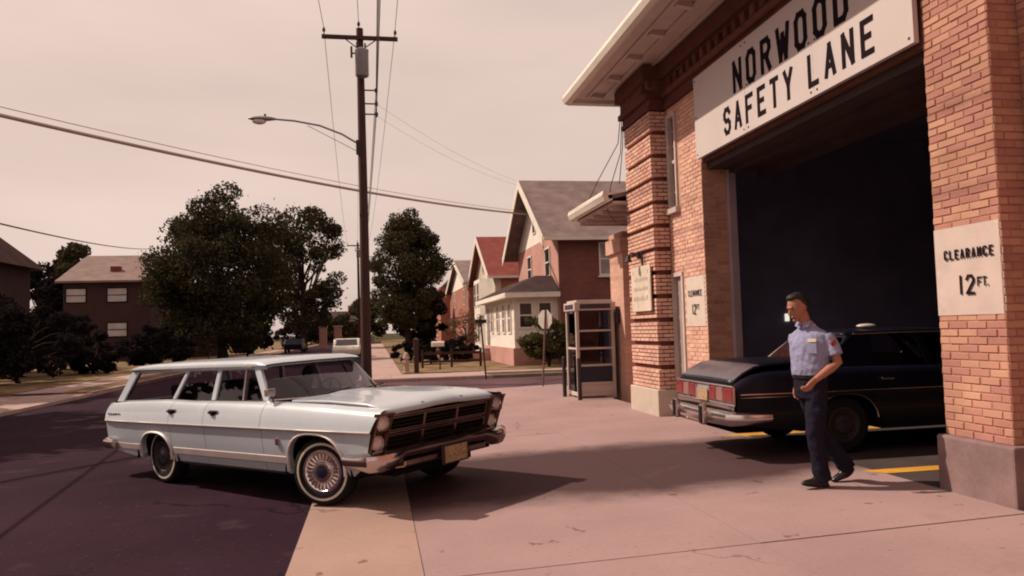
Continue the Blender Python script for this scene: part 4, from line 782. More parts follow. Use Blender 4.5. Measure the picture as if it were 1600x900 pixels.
def wheel(parent, x, y, side, r, w, steer=0, fins=24, white=(.285, .325), rimr=.235, z=None, dark=False, ww=True):
    g = bpy.data.objects.new('wheel', None); COL.objects.link(g); g.parent = parent; g.location = (x, y, z or r); g.rotation_euler = (0, 0, steer)
    m = Matrix.Rotation(R(90)*(1 if side < 0 else -1), 4, 'X')   # lathe axis (local +Z) points outwards
    b = MB(); h = w/2
    b.lathe([(rimr-.01, -h*.9), (rimr+.03, -h), (r-.05, -h), (r-.012, -h*.75), (r, -h*.4), (r, h*.4), (r-.012, h*.75), (r-.03, h*.94)], 40, mat=m)
    b.lathe([(r-.03, h*.94), (white[1], h*1.0)], 40, mat=m); b.lathe([(white[1], h*1.0), (white[0], h*1.02)], 40, 1, mat=m); b.lathe([(white[0], h*1.02), (rimr+.012, h*.97), (rimr, h*.80)], 40, mat=m)
    b.build('tyre', [m_rubber, m_wall if ww else m_rubber], g, smooth=35)
    b = MB(); b.lathe([(rimr+.006, h*.82), (rimr+.004, h*.93), (rimr-.02, h*.95), (rimr-.035, h*.80), (.115, h*.70), (.10, h*.95), (.085, h*1.0), (.065, h*1.0)], 40, mat=m); rim = b.build('rim', m_wheelchrome if not dark else m_steel, g, smooth=35)
    b = MB(); b.lathe([(.066, h*.99), (.05, h*1.05), (0, h*1.07)], 20, mat=m); b.build('hub_cap', M('hub_navy', (.02, .02, .04), .3, .1, 5), g, smooth=40)
    fb = MB()
    for k in range(fins):
        th = 2*math.pi*k/fins; c, s_ = math.cos(th), math.sin(th); rr = [(.118, .006), (rimr-.035, .013)]
        q = []
        for z_ in (h*.70, h*.93):
            for (ra, wa), sg_ in ((rr[0], -1), (rr[1], -1), (rr[1], 1), (rr[0], 1)): q.append(m @ Vector((ra*c-sg_*wa*s_*.8, ra*s_+sg_*wa*c*.8, z_)))
        fb.hexa(q)
    fb.build('cover_fins', m_wheelchrome if not dark else m_steel, g)
    b = MB(); b.lathe([(rimr, h*.6), (.05, h*.5)], 24, mat=m); b.lathe([(rimr, -h*.8), (.03, -h*.6)], 24, mat=m); b.build('wheel_disc', m_dark, g)
    return g
def well(b, cx, r, y0, y1, cz, top):   # dark inner arch
    rows = []
    for a in range(0, 181, 15): rows.append([(cx+r*math.cos(R(a)), y, cz+(top-cz)*math.sin(R(a))) for y in (y0, y1)])
    b.grid(rows); b.add([(cx+r*math.cos(R(a)), y0, cz+(top-cz)*math.sin(R(a))) for a in range(0, 181, 15)], [tuple(range(13))])

# ---- the pale blue station wagon
wag = thing('station_wagon', 'pale blue station wagon turning off the street into the driveway', 'car', (.092, 8.25, .017)); wag.rotation_euler = (R(.9), R(-1.55), R(-47.5))
sp = CarSpec(); sp.zc = .738
FA, RA = (.03, .425, .72), (-3.0, .36, .635)
def zb_w(x):
    z = .30+max(0, -3.4-x)*.10+max(0, x-.5)*.55
    for c, rx, top in (FA, RA):
        u = (x-c)/rx
        if abs(u) < 1: z = max(z, .36+(top-.36)*(1-abs(u)**2.5)**(1/2.5))
    return z
sp.zbot = zb_w; sp.prof = [(.28,.89),(.36,.915),(.44,.935),(.52,.95),(.62,.962),(.70,.968),(.738,.974),(.752,.992),(.775,.988),(.84,.976),(.90,.958),(.95,.930),(.985,.895),(1.0,.86),(1.004,.79)]
sp.ups = [.752,.775,.81,.84,.87,.90,.93,.95,.97,.985,.995,1.0,1.004]
sp.belt = lambda x: interp(x, [(-4.3,.968),(-4.0,.985),(-2.9,1.018),(-2.6,1.012),(-2.3,1.004),(-.6,1.004),(.2,.985),(.95,.945)])
sp.ymul = lambda x: interp(x, [(-4.3,.955),(-4.15,.975),(-3.6,.99),(-2.5,1),(0,1),(.6,.99),(.95,.972)])
sp.lean = lambda x, z: max(0, (x-.35)/.45)*(interp(z, [(.3,-.06),(.55,-.03),(.72,.04),(.95,.14)])) if x > .35 else 0
sp.extra = [c+rx*math.sin(R(a)) for c, rx, t in (FA, RA) for a in range(-90, 91, 8)]
panel(sp, 'front_wing', -.797, .80, m_paint, wag, n=18); panel(sp, 'rear_quarter', -4.28, -2.623, m_paint, wag, n=18); bb = MB()
# cowl, rear deck edge, tailgate
rows = []
for x, cx in ((-1.0, 0), (-.50, 0)):
    rows.append([(x+cx, y, 1.004+.02*(1-(y/.8)**2)) for y in np.linspace(-.80, .80, 9)])
bb.build('cowl', m_paint, wag, smooth=28); bb = MB()
rows = [[(-4.28+.0*z, y, z) for y in np.linspace(-1, 1, 7)*(interp(z, sp.prof)*.955-.012)] for z in (.42, .55, .75, .88, .94, .97)]; bb.grid(rows)
body = bb.build('tailgate', m_paint, wag, smooth=28)
for nm, x0, x1 in (('front_door', -1.877, -.803), ('rear_door', -2.617, -1.883)):
    for s in (-1, 1):
        d = panel(sp, nm, x0, x1, m_paint, wag, (s,))[0]
        hx = x0+.20 if nm == 'front_door' else x0+.06; hz = .885
        b = MB(); y = interp(hz, sp.prof)*s; b.box(hx-.09, hx+.09, *sorted((y-.002*s, y+.004*s)), hz-.035, hz+.035); b.build('handle_plate', m_chrome, d)
        b = MB(); b.box(hx-.07, hx-.01, *sorted((y+.004*s, y+.035*s)), hz+.0, hz+.022); b.box(hx-.02, hx+.02, *sorted((y+.004*s, y+.035*s)), hz-.022, hz+.018); b.build('handle', m_dark, d, bevel=.004)
# hood
b = MB(); rows = []
for x in (-.485, -.2, .1, .4, .65, .80, .875, .90):
    zc = interp(x, [(-.5,1.022),(.1,1.018),(.65,.99),(.80,.966),(.875,.935),(.90,.900)]); ye = .80 if x < .6 else .80-.0*(x-.6)
    rows.append([(x-.02*abs(y/.8)**2*(1 if x > .7 else 0), y, zc+(.018 if abs(y) < .32 else 0)*(1 if x < .85 else .5)-.018*(y/.8)**2+.0) for y in (-.80,-.78,-.6,-.36,-.32,-.15,0,.15,.32,.36,.6,.78,.80)])
b.grid(rows); hood = b.build('hood', m_paint, wag, smooth=35, solid=.02)
fnH = lambda u, v, d: (.878+.010-v*.55, -.30+u, .922+v*.9+.004+d)
text('FORD', .0, .0, .034, .035, .155, .010, fnH, m_chromed, hood, .004)
# greenhouse
gy = lambda t: .80-.128*t
gz = lambda t, zb=1.004: zb+(1.368-zb)*t
def pillar(b, xb0, xb1, xt0, xt1, s, zb=1.0, th=.045, inset=0.0):
    y0, y1 = (gy(0)-inset)*s, (gy(1)-inset)*s
    p = [(xb0, y0, zb), (xb1, y0, zb), (xt1, y1, 1.375), (xt0, y1, 1.375)]; quadprism(b, p, (0, -s*th, 0))
for s in (-1, 1):
    for a_ in ((-.985, -.885, -1.335, -1.225, s, .995, .05), (-2.005, -1.915, -2.03, -1.955, s, .995), (-2.875, -2.79, -2.70, -2.63, s, .995), (-4.27, -4.09, -4.06, -3.88, s, .96, .06)):
        pb_ = MB(); pillar(pb_, *a_); pb_.build('pillar', m_paint, wag, bevel=.012)
b = MB()
for s in (-1, 1): pillar(b, -1.375, -1.35, -1.47, -1.445, s, 1.0, .02)
b.build('vent_divider', m_chrome, wag)
b = MB()
for s in (-1, 1):   # bright gutter rail and belt strip
    b.tube([(-1.30, s*.700, 1.372), (-2.6, s*.708, 1.376), (-4.0, s*.698, 1.368)], .010, 6); b.tube([(-.93, s*.815, 1.008), (-2.4, s*.815, 1.008), (-2.75, s*.815, 1.02), (-4.05, s*.808, .995)], .007, 6)
b.build('drip_rail', m_chrome, wag)
rows = []
for x, k, dz in ((-1.10, .955, -.062), (-1.15, .975, -.030), (-1.25, .99, -.008), (-1.6, 1, 0), (-2.6, 1.01, .003), (-3.5, 1.0, -.006), (-3.92, .985, -.022), (-4.06, .965, -.045), (-4.12, .94, -.075)):
    half = [(.690,1.366),(.712,1.380),(.714,1.400),(.700,1.424),(.65,1.442),(.5,1.458),(.25,1.466),(0,1.470)]
    pts = [(-y*k, z) for y, z in half]+[(y*k, z) for y, z in half[-2::-1]]
    rows.append([(x+(.12*(1-(y/.7)**2) if x > -1.2 else (.06*(1-(y/.7)**2) if x > -1.3 else (-.06*(1-(y/.7)**2) if x < -4 else 0))), y, 1.362+(z-1.362)*(1+dz/.108)) for y, z in pts])
b = MB(); b.grid(rows); rows_in = [[(x, y*.97, z-.03) for x, y, z in r] for r in rows]; b.grid([r[::-1] for r in rows_in]); b.build('roof', m_paint, wag, smooth=40)
# glass
def gpane(b, xb0, xb1, xt0, xt1, s, zb=1.0, ins=.022):
    y0, y1 = (gy(0)-ins)*s, (gy(1)-ins)*s; b.add([(xb0, y0, zb), (xb1, y0, zb), (xt1, y1, 1.372), (xt0, y1, 1.372)], [(0, 1, 2, 3)])
for s in (-1, 1):
    for x in ((-1.352, -.985, -1.447, -1.33), (-1.915, -1.374, -1.957, -1.468), (-2.79, -2.005, -2.632, -2.03), (-4.09, -2.875, -3.88, -2.70)):
        b = MB(); gpane(b, *x, s); b.build('side_window', m_glass_car, wag)
b = MB(); rows = []
for k in range(6):
    t = k/5; rows.append([(-.90+.36*(1-(u)**2)+(-1.262+.12*(1-u*u)+.90-.36*(1-u*u))*t, u*(.785-.118*t), 1.008+.375*t-(.0 if t < 1 else .004)) for u in np.linspace(-1, 1, 11)])
b.grid(rows); b.build('windscreen', m_glass_ws, wag, smooth=60)
wrow = rows
b = MB(); b.tube([Vector(p)+Vector((.012, 0, .004)) for p in rows[0]], .012, 6); b.tube([Vector(p)+Vector((.012, 0, -.002)) for p in rows[-1]], .012, 6); b.build('windscreen_trim', m_chrome, wag)
b = MB(); b.add([(-4.27, -.76, .97), (-4.27, .76, .97), (-4.07, .64, 1.36), (-4.07, -.64, 1.36)], [(0, 1, 2, 3)]); b.build('tailgate_window', m_glass_car, wag)
for yy in (-.35, .15): b = MB(); b.tube([(-.56, yy, 1.035), (-.62, yy+.45, 1.075)], .007, 6); b.build('wiper', m_steel, wag)
# underbody, inner doors, wells
b = MB(); b.box(-4.2, .72, -.56, .56, .28, .60); b.box(-2.55, -.45, -.90, .90, .29, .58); b.box(-4.2, -3.42, -.86, .86, .42, .60); b.box(.50, .72, -.88, .88, .34, .80); b.box(-.62, .70, -.56, .56, .60, .93); b.box(-4.2, -.7, -.845, -.83, .5, .985); b.box(-4.2, -.7, .83, .845, .5, .985)
for s in (-1, 1): well(b, FA[0], .50, s*.55, s*.93, .30, .78); well(b, RA[0], .48, s*.55, s*.93, .30, .78)
b.build('underbody', m_dark, wag)
# interior
b = MB()
for x0 in (-1.95, -2.95): b.box(x0, x0+.55, -.66, .66, .55, .80); b.hexa([(x0-.14,-.66,.75),(x0+.05,-.66,.75),(x0+.05,.66,.75),(x0-.14,.66,.75),(x0-.28,-.62,1.17),(x0-.16,-.62,1.17),(x0-.16,.62,1.17),(x0-.28,.62,1.17)])
b.build('seat', m_vinyl, wag, bevel=.03)
b = MB(); b.hexa([(-1.25,-.76,.72),(-.75,-.76,.72),(-.75,.76,.72),(-1.25,.76,.72),(-1.12,-.76,1.01),(-.86,-.76,1.002),(-.86,.76,1.002),(-1.12,.76,1.01)]); b.build('dashboard', m_vinyl, wag, bevel=.02)
b = MB(); cst = Vector((-1.36, .36, .99)); tl = Matrix.Rotation(R(-62), 4, 'Y')
b.tube([cst+tl @ Vector((.19*math.cos(R(a)), .19*math.sin(R(a)), 0)) for a in range(0, 361, 15)], .013, 6, caps=False); b.tube([cst+tl @ Vector((-.18,0,0)), cst+tl @ Vector((0,0,-.03)), cst+tl @ Vector((.18,0,0))], .012, 6); b.tube([cst, cst+Vector((.25, 0, -.14))], .025, 8); b.build('steering_wheel', m_vinyl, wag, smooth=60)
# mouldings
def arch_pts(c, rx, top, s, out=.0):
    pts = []
    for a in range(0, 181, 10):
        x = c-rx*math.cos(R(a))*1.0; u = (x-c)/rx; z = .36+(top-.36)*(max(0, 1-abs(u)**2.5))**(1/2.5); pts.append((x, s*(interp(max(z,.44), sp.prof)*sp.ymul(x)+.004), z))
    return [(pts[0][0], pts[0][1]-.0, .33)]+pts+[(pts[-1][0], pts[-1][1], .33)]
for s in (-1, 1):
    for A in (FA, RA):
        b = MB(); b.tube(arch_pts(*A, s), .017, 6, flat=1.0); b.build('arch_moulding', m_alum, wag, smooth=60)
    for x0, x1 in ((-2.60, -.42), (.49, .66), (-4.2, -3.42)):
        b = MB(); q = []
        for z in (.395, .475): q += [(x0, s*.86, z), (x1, s*.86, z), (x1, s*(interp(z, sp.prof)*sp.ymul(x1)+.008), z), (x0, s*(interp(z, sp.prof)*sp.ymul(x0)+.008), z)]
        b.hexa(q); b.build('rocker_moulding', m_alum, wag, bevel=.008)
    b = MB(); b.tube([(x+sp.lean(x, .752), s*(.992*sp.ymul(x)+.002), .752+(sp.belt(x)-1.004)*.0) for x in np.linspace(-4.26, .80, 30)], .008, 6, flat=1); b.build('side_moulding', m_alum, wag, smooth=60)
    b = MB(); y = s*.964; b.box(-.56, -.50, *sorted((y, y+s*.012)), .585, .66); b.build('crest', m_chrome, wag, bevel=.008); b = MB(); b.box(-.553, -.507, *sorted((y+s*.012, y+s*.016)), .62, .65); b.build('crest_badge', m_red, wag)
    # chrome script, too blurred to read in the photograph
    b = MB(); pts = [(-4.17+.018*k+.008*math.sin(k*1.7), s*(.985*sp.ymul(-4.1)+.0), .838+.012*math.sin(k*2.3)) for k in range(20)]; b.tube(pts, .005, 5); b.build('quarter_script', m_steel, wag)
# front: headlight pods, grille, bumper, plate
for s in (-1, 1):
    y0, y1 = s*.735, s*.928
    def lx(z): return .785+interp(z, [(.3,-.06),(.55,-.03),(.72,.04),(.95,.14)])
    b = MB(); zs = [.535,.60,.70,.80,.88,.908]; ring = []
    for z in zs:
        ring.append([(lx(z)-.02, y1*1.0, z), (lx(z)+.035, y1, z), (lx(z)+.045, y1-s*.008, z), (lx(z)+.03, y1-s*.016, z), (lx(z)-.025, y1-s*.018, z), (lx(z)-.03, y0+s*.018, z), (lx(z)+.03, y0+s*.016, z), (lx(z)+.045, y0+s*.008, z), (lx(z)+.03, y0, z), (lx(z)-.05, y0, z)])
    b.grid(ring)
    for z, zz in ((.535, .52), (.908, .965)):
        b.hexa([(lx(z)-.03, min(y0,y1), z-.010), (lx(z)+.045, min(y0,y1), z-.010), (lx(z)+.045, max(y0,y1), z-.010), (lx(z)-.03, max(y0,y1), z-.010), (lx(z)-.03, min(y0,y1), z+.010), (lx(z)+.045, min(y0,y1), z+.010), (lx(z)+.045, max(y0,y1), z+.010), (lx(z)-.03, max(y0,y1), z+.010)])
    b.build('headlight_bezel', M('bezel_dark', (.16, .085, .07), .35, .2, 8, metal=.7), wag, smooth=40)
    for z in (.635, .83):
        m = Matrix.Translation((lx(z)+.006, s*.835, z)) @ Matrix.Rotation(R(90), 4, 'Y')
        b = MB(); b.lathe([(.082,-.03),(.082,.014),(.074,.018),(.068,.006)], 24, mat=m); hl = b.build('headlight', m_chrome, wag, smooth=35)
        b = MB(); b.lathe([(.069,.0),(.056,.012),(.03,.020),(0,.023)], 20, mat=m); b.build('lens', m_amber, hl, smooth=50)
gr_x = lambda z: .80+interp(z, [(.5,-.05),(.9,.06)])
b = MB(); b.hexa([(.60,-.735,.52),(gr_x(.52)-.05,-.735,.52),(gr_x(.52)-.05,.735,.52),(.60,.735,.52),(.60,-.735,.90),(gr_x(.9)-.05,-.735,.90),(gr_x(.9)-.05,.735,.90),(.60,.735,.90)]); gb = b.build('grille', m_dark, wag)
def bar(zc, y0, y1, hh, dd, mat=m_chromed):
    b = MB(); x = gr_x(zc); b.hexa([(x-.05,y0,zc-hh),(x+dd,y0,zc-hh),(x+dd,y1,zc-hh),(x-.05,y1,zc-hh),(x-.05,y0,zc+hh),(x+dd+.003,y0,zc+hh),(x+dd+.003,y1,zc+hh),(x-.05,y1,zc+hh)]); b.build('bar', mat, gb)
for z in (.565, .875): bar(z, -.734, .734, .006, .02)
for z in (.60, .635, .67, .77, .805, .84): bar(z, -.733, .733, .003, .0, m_steel)
bar(.715, -.733, .733, .005, .012)
for z0, z1 in ((.585, .692), (.738, .855)):
    for y in (-.50, -.02, .46):   # framed sections of the grille
        for z in (z0, z1): bar(z, y-.225, y+.225, .0045, .028)
        for yy in (y-.232, y+.232):
            b = MB(); xa, xb = gr_x(z0), gr_x(z1); b.hexa([(xa-.05,yy-.007,z0-.007),(xa+.028,yy-.007,z0-.007),(xa+.028,yy+.007,z0-.007),(xa-.05,yy+.007,z0-.007),(xb-.05,yy-.007,z1+.007),(xb+.031,yy-.007,z1+.007),(xb+.031,yy+.007,z1+.007),(xb-.05,yy+.007,z1+.007)]); b.build('bar', m_chromed, gb)
sec = [(0,.075),(.05,.072),(.085,.050),(.095,.015),(.088,-.02),(.06,-.065),(.02,-.085),(0,-.085)]
path = [(.52,-.955,0,-1,.485,.75),(.70,-.955,.0,-1,.485,.9),(.80,-.93,.5,-.86,.482,1.18),(.845,-.86,.9,-.3,.482,1.22),(.855,-.72,1,0,.488,1.15),(.865,-.60,1,0,.525,.72),(.875,-.3,1,0,.53,.70),(.88,0,1,0,.53,.70)]
path = path+[(x, -y, ox, -oy, dz, k) for x, y, ox, oy, dz, k in path[-2::-1]]
b = MB(); sweep(b, path, sec); b.build('bumper', m_chrome, wag, smooth=38)
b = MB(); b.hexa([(.74,-.60,.36),(.90,-.60,.385),(.90,.60,.385),(.74,.60,.36),(.74,-.60,.44),(.91,-.60,.445),(.91,.60,.445),(.74,.60,.44)]); b.build('bumper_valance', m_chromed, wag, bevel=.015)
pm = M('plate_worn', (.34, .22, .13), .6, .5, 26, 70)
b = MB(); b.box(.955, .965, -.10, .23, .34, .50); b.build('licence_plate', pm, wag, bevel=.004); b = MB(); b.box(.94, .952, -.13, .26, .325, .515); b.build('plate_frame', m_steel, wag)
rp = [(-4.0,-.94,0,-1,.46,.7),(-4.2,-.93,-.3,-.9,.46,.9),(-4.28,-.86,-.9,-.3,.46,1),(-4.30,-.5,-1,0,.46,1),(-4.31,0,-1,0,.46,1)]; rp = rp+[(x, -y, ox, -oy, dz, k) for x, y, ox, oy, dz, k in rp[-2::-1]]
b = MB(); sweep(b, rp, sec); b.build('bumper', m_chrome, wag, smooth=38)
for s in (-1, 1): b = MB(); b.box(-4.30, -4.27, *sorted((s*.72, s*.90)), .60, .86); b.build('tail_light', m_red, wag, bevel=.01)
b = MB(); b.box(-3.75, -3.35, -.35, .25, .20, .30); b.tube([(-4.0,.4,.27),(-3.3,.4,.25)], .06, 8); b.build('exhaust', m_dark, wag)
# mirror
b = MB(); b.tube([(-.70,-.87,1.0),(-.71,-.885,1.08)], .010, 6); b.build('mirror_stem', m_chrome, wag); b = MB(); b.box(-.745,-.69,-.955,-.845,1.07,1.15); b.build('mirror', m_chrome, wag, bevel=.012)
for x, y, s, stv in ((0,-.78,-1,R(20)), (0,.78,1,R(20)), (-3.02,-.75,-1,0), (-3.02,.75,1,0)): wheel(wag, x, y, s, .338, .20, stv, white=(.258, .280), rimr=.208, dark=x < -1)

# ---- the dark sedan in the doorway
sed = thing('dark_sedan', 'black sedan with red tail lights sticking out of the garage doorway', 'car', (8.22, 8.75, .13)); sed.scale = (1, .935, 1)
s2 = CarSpec(); s2.zc = .70; FB, RB = (0, .40, .70), (-2.9, .40, .70)
def zb_s(x):
    z = .28+max(0, -3.4-x)*.14
    for c, rx, top in (FB, RB):
        u = (x-c)/rx
        if abs(u) < 1: z = max(z, .34+(top-.345)*(1-abs(u)**2.4)**(1/2.4))
    return z
s2.zbot = zb_s; s2.prof = [(.27,.83),(.36,.87),(.50,.91),(.62,.925),(.70,.93),(.72,.938),(.80,.93),(.88,.91),(.94,.88),(.975,.84),(.99,.78)]
s2.ups = [.72,.75,.80,.84,.88,.91,.94,.96,.975,.985,.99]
s2.belt = lambda x: interp(x, [(-4.26,.835),(-4.14,.915),(-3.98,.972),(-3.8,.99),(-3.4,1.0),(-2,1.0),(-.5,.99),(.8,.93)]); s2.ymul = lambda x: interp(x, [(-4.26,.95),(-3.9,.985),(-3.2,1),(.2,1),(.85,.95)]); s2.lean = lambda x, z: 0
s2.extra = [c+rx*math.sin(R(a)) for c, rx, t in (FB, RB) for a in range(-90, 91, 9)]
panel(s2, 'front_wing', -.747, .85, m_navy, sed, n=14); panel(s2, 'rear_quarter', -4.24, -2.523, m_navy, sed, n=16); bb = MB()
rows = [[(-4.24+.03*abs(y/.85)**3, y, z) for y in np.linspace(-.865, .865, 9)] for z in (.40, .58, .70, .82)]; bb.grid(rows); bb.build('rear_body', m_navy, sed, smooth=30); bb = MB()
rows = [[(x, y, 1.0+.02*(1-(y/.8)**2)) for y in np.linspace(-.78, .78, 7)] for x in (-.8, .2, .85)]; bb.grid(rows); bb.build('hood', m_navy, sed, smooth=30); bb = MB(); rows = [[(.85, y, z) for y in (-.85, .85)] for z in (.4, .95)]; bb.grid(rows)
bb.build('front_panel', m_navy, sed, smooth=30)
for nm, x0, x1 in (('front_door', -1.647, -.753), ('rear_door', -2.517, -1.653)):
    for s in (-1, 1):
        d = panel(s2, nm, x0, x1, m_navy, sed, (s,))[0]; b = MB(); hx = x0+.15; y = .915*s; b.box(hx-.08, hx+.08, *sorted((y, y+s*.035)), .845, .87); b.build('handle', m_chrome, d, bevel=.006)
b = MB(); rows = []
for x, dz in ((-4.255,-.178),(-4.22,-.125),(-4.12,-.055),(-3.98,.012),(-3.82,.045),(-3.4,.06),(-2.98,.058)): rows.append([(x+.02*(y/.78)**2, y, 1.0+dz+.012*(1-(y/.78)**2)) for y in np.linspace(-.785, .785, 9)])
b.grid(rows); b.build('boot_lid', m_navy, sed, smooth=40, solid=.02)
b = MB(); b.grid([[(x-.004+.02*(y/.78)**2, y, 1.0+dz+.012*(1-(y/.78)**2)+.0235) for y in np.linspace(-.76,.76,9)] for x, dz in ((-4.254,-.174),(-4.22,-.122),(-4.12,-.052),(-3.98,.015),(-3.90,.031))]); b.build('boot_sheen_panel', M('deck_sheen', (.085,.068,.085), .32, .3, 5, spec=.6), sed, smooth=40)  # sky reflection on the boot slope, put in as a paler sheet
b = MB(); b.tube([(-4.262,y,.822+.0*y) for y in np.linspace(-.84,.84,9)], .014, 6); b.box(-4.262, -4.243, -.84, .84, .52, .60); b.build('rear_trim', m_chrome, sed, smooth=50)
b = MB(); b.box(-4.255, -4.243, -.85, .85, .605, .815); b.build('rear_panel', M('rear_silver', (.40, .335, .37), .38, .25, 5, metal=.25), sed)
m_revl = M('reversing_lens', (.26, .12, .12), .2, .2, 10, coat=.5)
for y0, y1, m_, nm in ((-.86,-.62,m_red,'tail_light'), (-.60,-.42,m_revl,'reversing_light'), (-.40,-.22,m_red,'tail_light'), (.22,.40,m_red,'tail_light'), (.42,.60,m_revl,'reversing_light'), (.62,.86,m_red,'tail_light')):
    b = MB(); b.box(-4.285, -4.25, y0, y1, .645, .80); b.build(nm, m_, sed, bevel=.01)
    b = MB()
    for yy in (y0-.008, y1+.0): b = MB(); b.box(-4.28, -4.251, yy, yy+.008, .63, .815); b.build('lamp_trim', m_chrome, sed)
rp = [(-3.85,-.90,0,-1,.47,.7),(-4.18,-.90,-.2,-.95,.47,.95),(-4.30,-.84,-.9,-.35,.47,1),(-4.33,-.5,-1,0,.47,1.05),(-4.34,0,-1,0,.47,1.05)]; rp = rp+[(x, -y, ox, -oy, dz, k) for x, y, ox, oy, dz, k in rp[-2::-1]]
b = MB(); sweep(b, rp, sec); b.build('bumper', m_wheelchrome, sed, smooth=38)
for s in (-1, 1):
    b = MB(); b.box(-4.49, -4.42, s*.42-.055, s*.42+.055, .37, .61); b.build('bumper_guard', m_chrome, sed, bevel=.02); b = MB(); b.box(-4.497, -4.489, s*.42-.035, s*.42+.035, .39, .59); b.build('guard_pad', m_rubber, sed)
    b = MB(); b.tube([(x, s*(.938*s2.ymul(x)+.003), .735) for x in np.linspace(-4.2, .7, 16)], .008, 6); b.tube([(x, s*(.938*s2.ymul(x)+.001), .700) for x in np.linspace(-4.2, -3.32, 8)], .006, 6); b.build('side_moulding', m_chrome, sed, smooth=60)
    for A in (FB, RB):
        b = MB(); c, rx, top = A; b.tube([(c-rx*math.cos(R(a)), s*(.925), .34+(top-.345)*(max(0, 1-abs(math.cos(R(a)))**2.4))**(1/2.4)+.0) for a in range(4, 177, 8)], .012, 6); b.build('arch_moulding', m_chrome, sed, smooth=60)
    def pil2(xb0, xb1, xt0, xt1, th=.05):
        b = MB(); quadprism(b, [(xb0, s*.78, .985), (xb1, s*.78, .985), (xt1, s*.62, 1.375), (xt0, s*.62, 1.375)], (0, -s*th, 0)); b.build('pillar', m_navy, sed, bevel=.01)
    pil2(-.80, -.70, -1.30, -1.20); pil2(-1.72, -1.63, -1.76, -1.68); pil2(-3.02, -2.42, -2.66, -2.36, .06)
    for x in ((-1.63, -.80, -1.68, -1.30), (-2.42, -1.72, -2.36, -1.76)): b = MB(); b.add([(x[0], s*.765, .985), (x[1], s*.765, .985), (x[3], s*.605, 1.375), (x[2], s*.605, 1.375)], [(0,1,2,3)]); b.build('side_window', m_glass_car, sed)
    b = MB(); b.tube([(-1.25, s*.655, 1.378), (-2.0, s*.66, 1.384), (-2.6, s*.65, 1.378)], .009, 6); b.tube([(-2.6, s*.635, 1.376), (-3.03, s*.73, 1.05)], .013, 6); b.build('drip_rail', m_chrome, sed, smooth=60)
    b = MB(); b.box(-.85, -.72, *sorted((s*.90, s*1.0)), 1.0, 1.08); b.build('mirror', m_chrome, sed, bevel=.015)
rows = []
for x, k, dz in ((-1.18,.95,-.05),(-1.3,.98,-.012),(-1.8,1,0),(-2.3,1,-.002),(-2.56,.98,-.02),(-2.68,.96,-.05)):
    half = [(.630,1.37),(.655,1.382),(.64,1.404),(.5,1.424),(.25,1.434),(0,1.437)]; pts = [(-y*k, z) for y, z in half]+[(y*k, z) for y, z in half[-2::-1]]; rows.append([(x, y, z+dz*(z-1.36)/.08) for y, z in pts])
b = MB(); b.grid(rows); b.build('roof', m_navy, sed, smooth=40, solid=.03)
b = MB(); b.grid([[(-3.03+(.38)*t, y*(1-.17*t), 1.05+.32*t) for y in np.linspace(-.72,.72,7)] for t in (0,.5,1)]); b.build('rear_window', m_glass_car, sed, smooth=60)
b = MB(); b.tube([(-3.045, y, 1.066) for y in np.linspace(-.72,.72,7)], .012, 6); b.build('rear_window_trim', m_chrome, sed)
b = MB(); b.grid([[(-.62-.60*t, y*(1-.17*t), 1.01+.37*t) for y in np.linspace(-.74,.74,7)] for t in (0,.5,1)]); b.build('windscreen', m_glass_ws, sed)
b = MB(); b.box(-4.1,.75,-.54,.54,.26,.60); b.box(-2.42,-.45,-.86,.86,.27,.56); b.box(-4.1,-3.35,-.84,.84,.42,.58)
for s in (-1,1): well(b, 0, .47, s*.53, s*.90, .28, .76); well(b, -2.9, .47, s*.53, s*.90, .28, .76)
b.build('underbody', m_dark, sed)
b = MB()
for x0 in (-1.8, -2.45): b.box(x0, x0+.5, -.6, .6, .5, .76); b.box(x0-.18, x0, -.6, .6, .7, 1.12)
b.build('seat', m_vinyl, sed, bevel=.04)
b = MB(); b.box(-4.285,-4.275,-.16,.16,.62,.76); b.build('licence_plate', pm, sed)
for x, y, s in ((0,-.76,-1),(0,.76,1),(-2.9,-.76,-1),(-2.9,.76,1)): wheel(sed, x, y, s, .335, .19, 0, fins=20, dark=True, ww=False, white=(.27,.285), rimr=.20)
b = MB(); b.ell((-2.15,-.25,1.462),(.13,.10,.032)); b.build('roof_beacon', m_amber, sed, smooth=60)

# ---- a far white car parked up the street
def far_car(loc, rz, mat, label):
    c = thing('parked_car', label, 'car', loc, rz, 'far parked cars'); b = MB()
    pr = [(-2.3,.35),(2.3,.35),(2.35,.7),(2.2,.85),(1.0,.95),(.4,1.38),(-1.2,1.40),(-1.9,.98),(-2.35,.92)]
    b.prism([(x,-.86,z) for x, z in pr], (0,1.72,0)); b.build('body', mat, c, bevel=.08)
    for s in (-1,1): b = MB(); b.add([(.85,s*.868,.97),(.42,s*.868,1.30),(-1.15,s*.868,1.32),(-1.7,s*.868,.98)], [(0,1,2,3)]); b.build('side_window', m_pane, c)
    b = MB(); b.add([(1.01,-.7,.98),(1.01,.7,.98),(.44,.66,1.36),(.44,-.66,1.36)], [(0,1,2,3)]); b.build('windscreen', m_pane, c)
    for x in (-1.4,1.4):
        for s in (-1,1): b = MB(); b.lathe([(0,-.1),(.3,-.1),(.32,0),(.3,.1),(0,.1)], 16, mat=Matrix.Translation((x,s*.78,.32)) @ Matrix.Rotation(R(90),4,'X')); b.build('wheel', m_rubber, c)
    return c
far_car((-1.9, 52, -.05), R(-90), m_white, 'far white parked car just behind the wagon roof')
far_car((-7.9, 78, -.08), R(90), m_navy, 'far dark parked car at the left kerb')
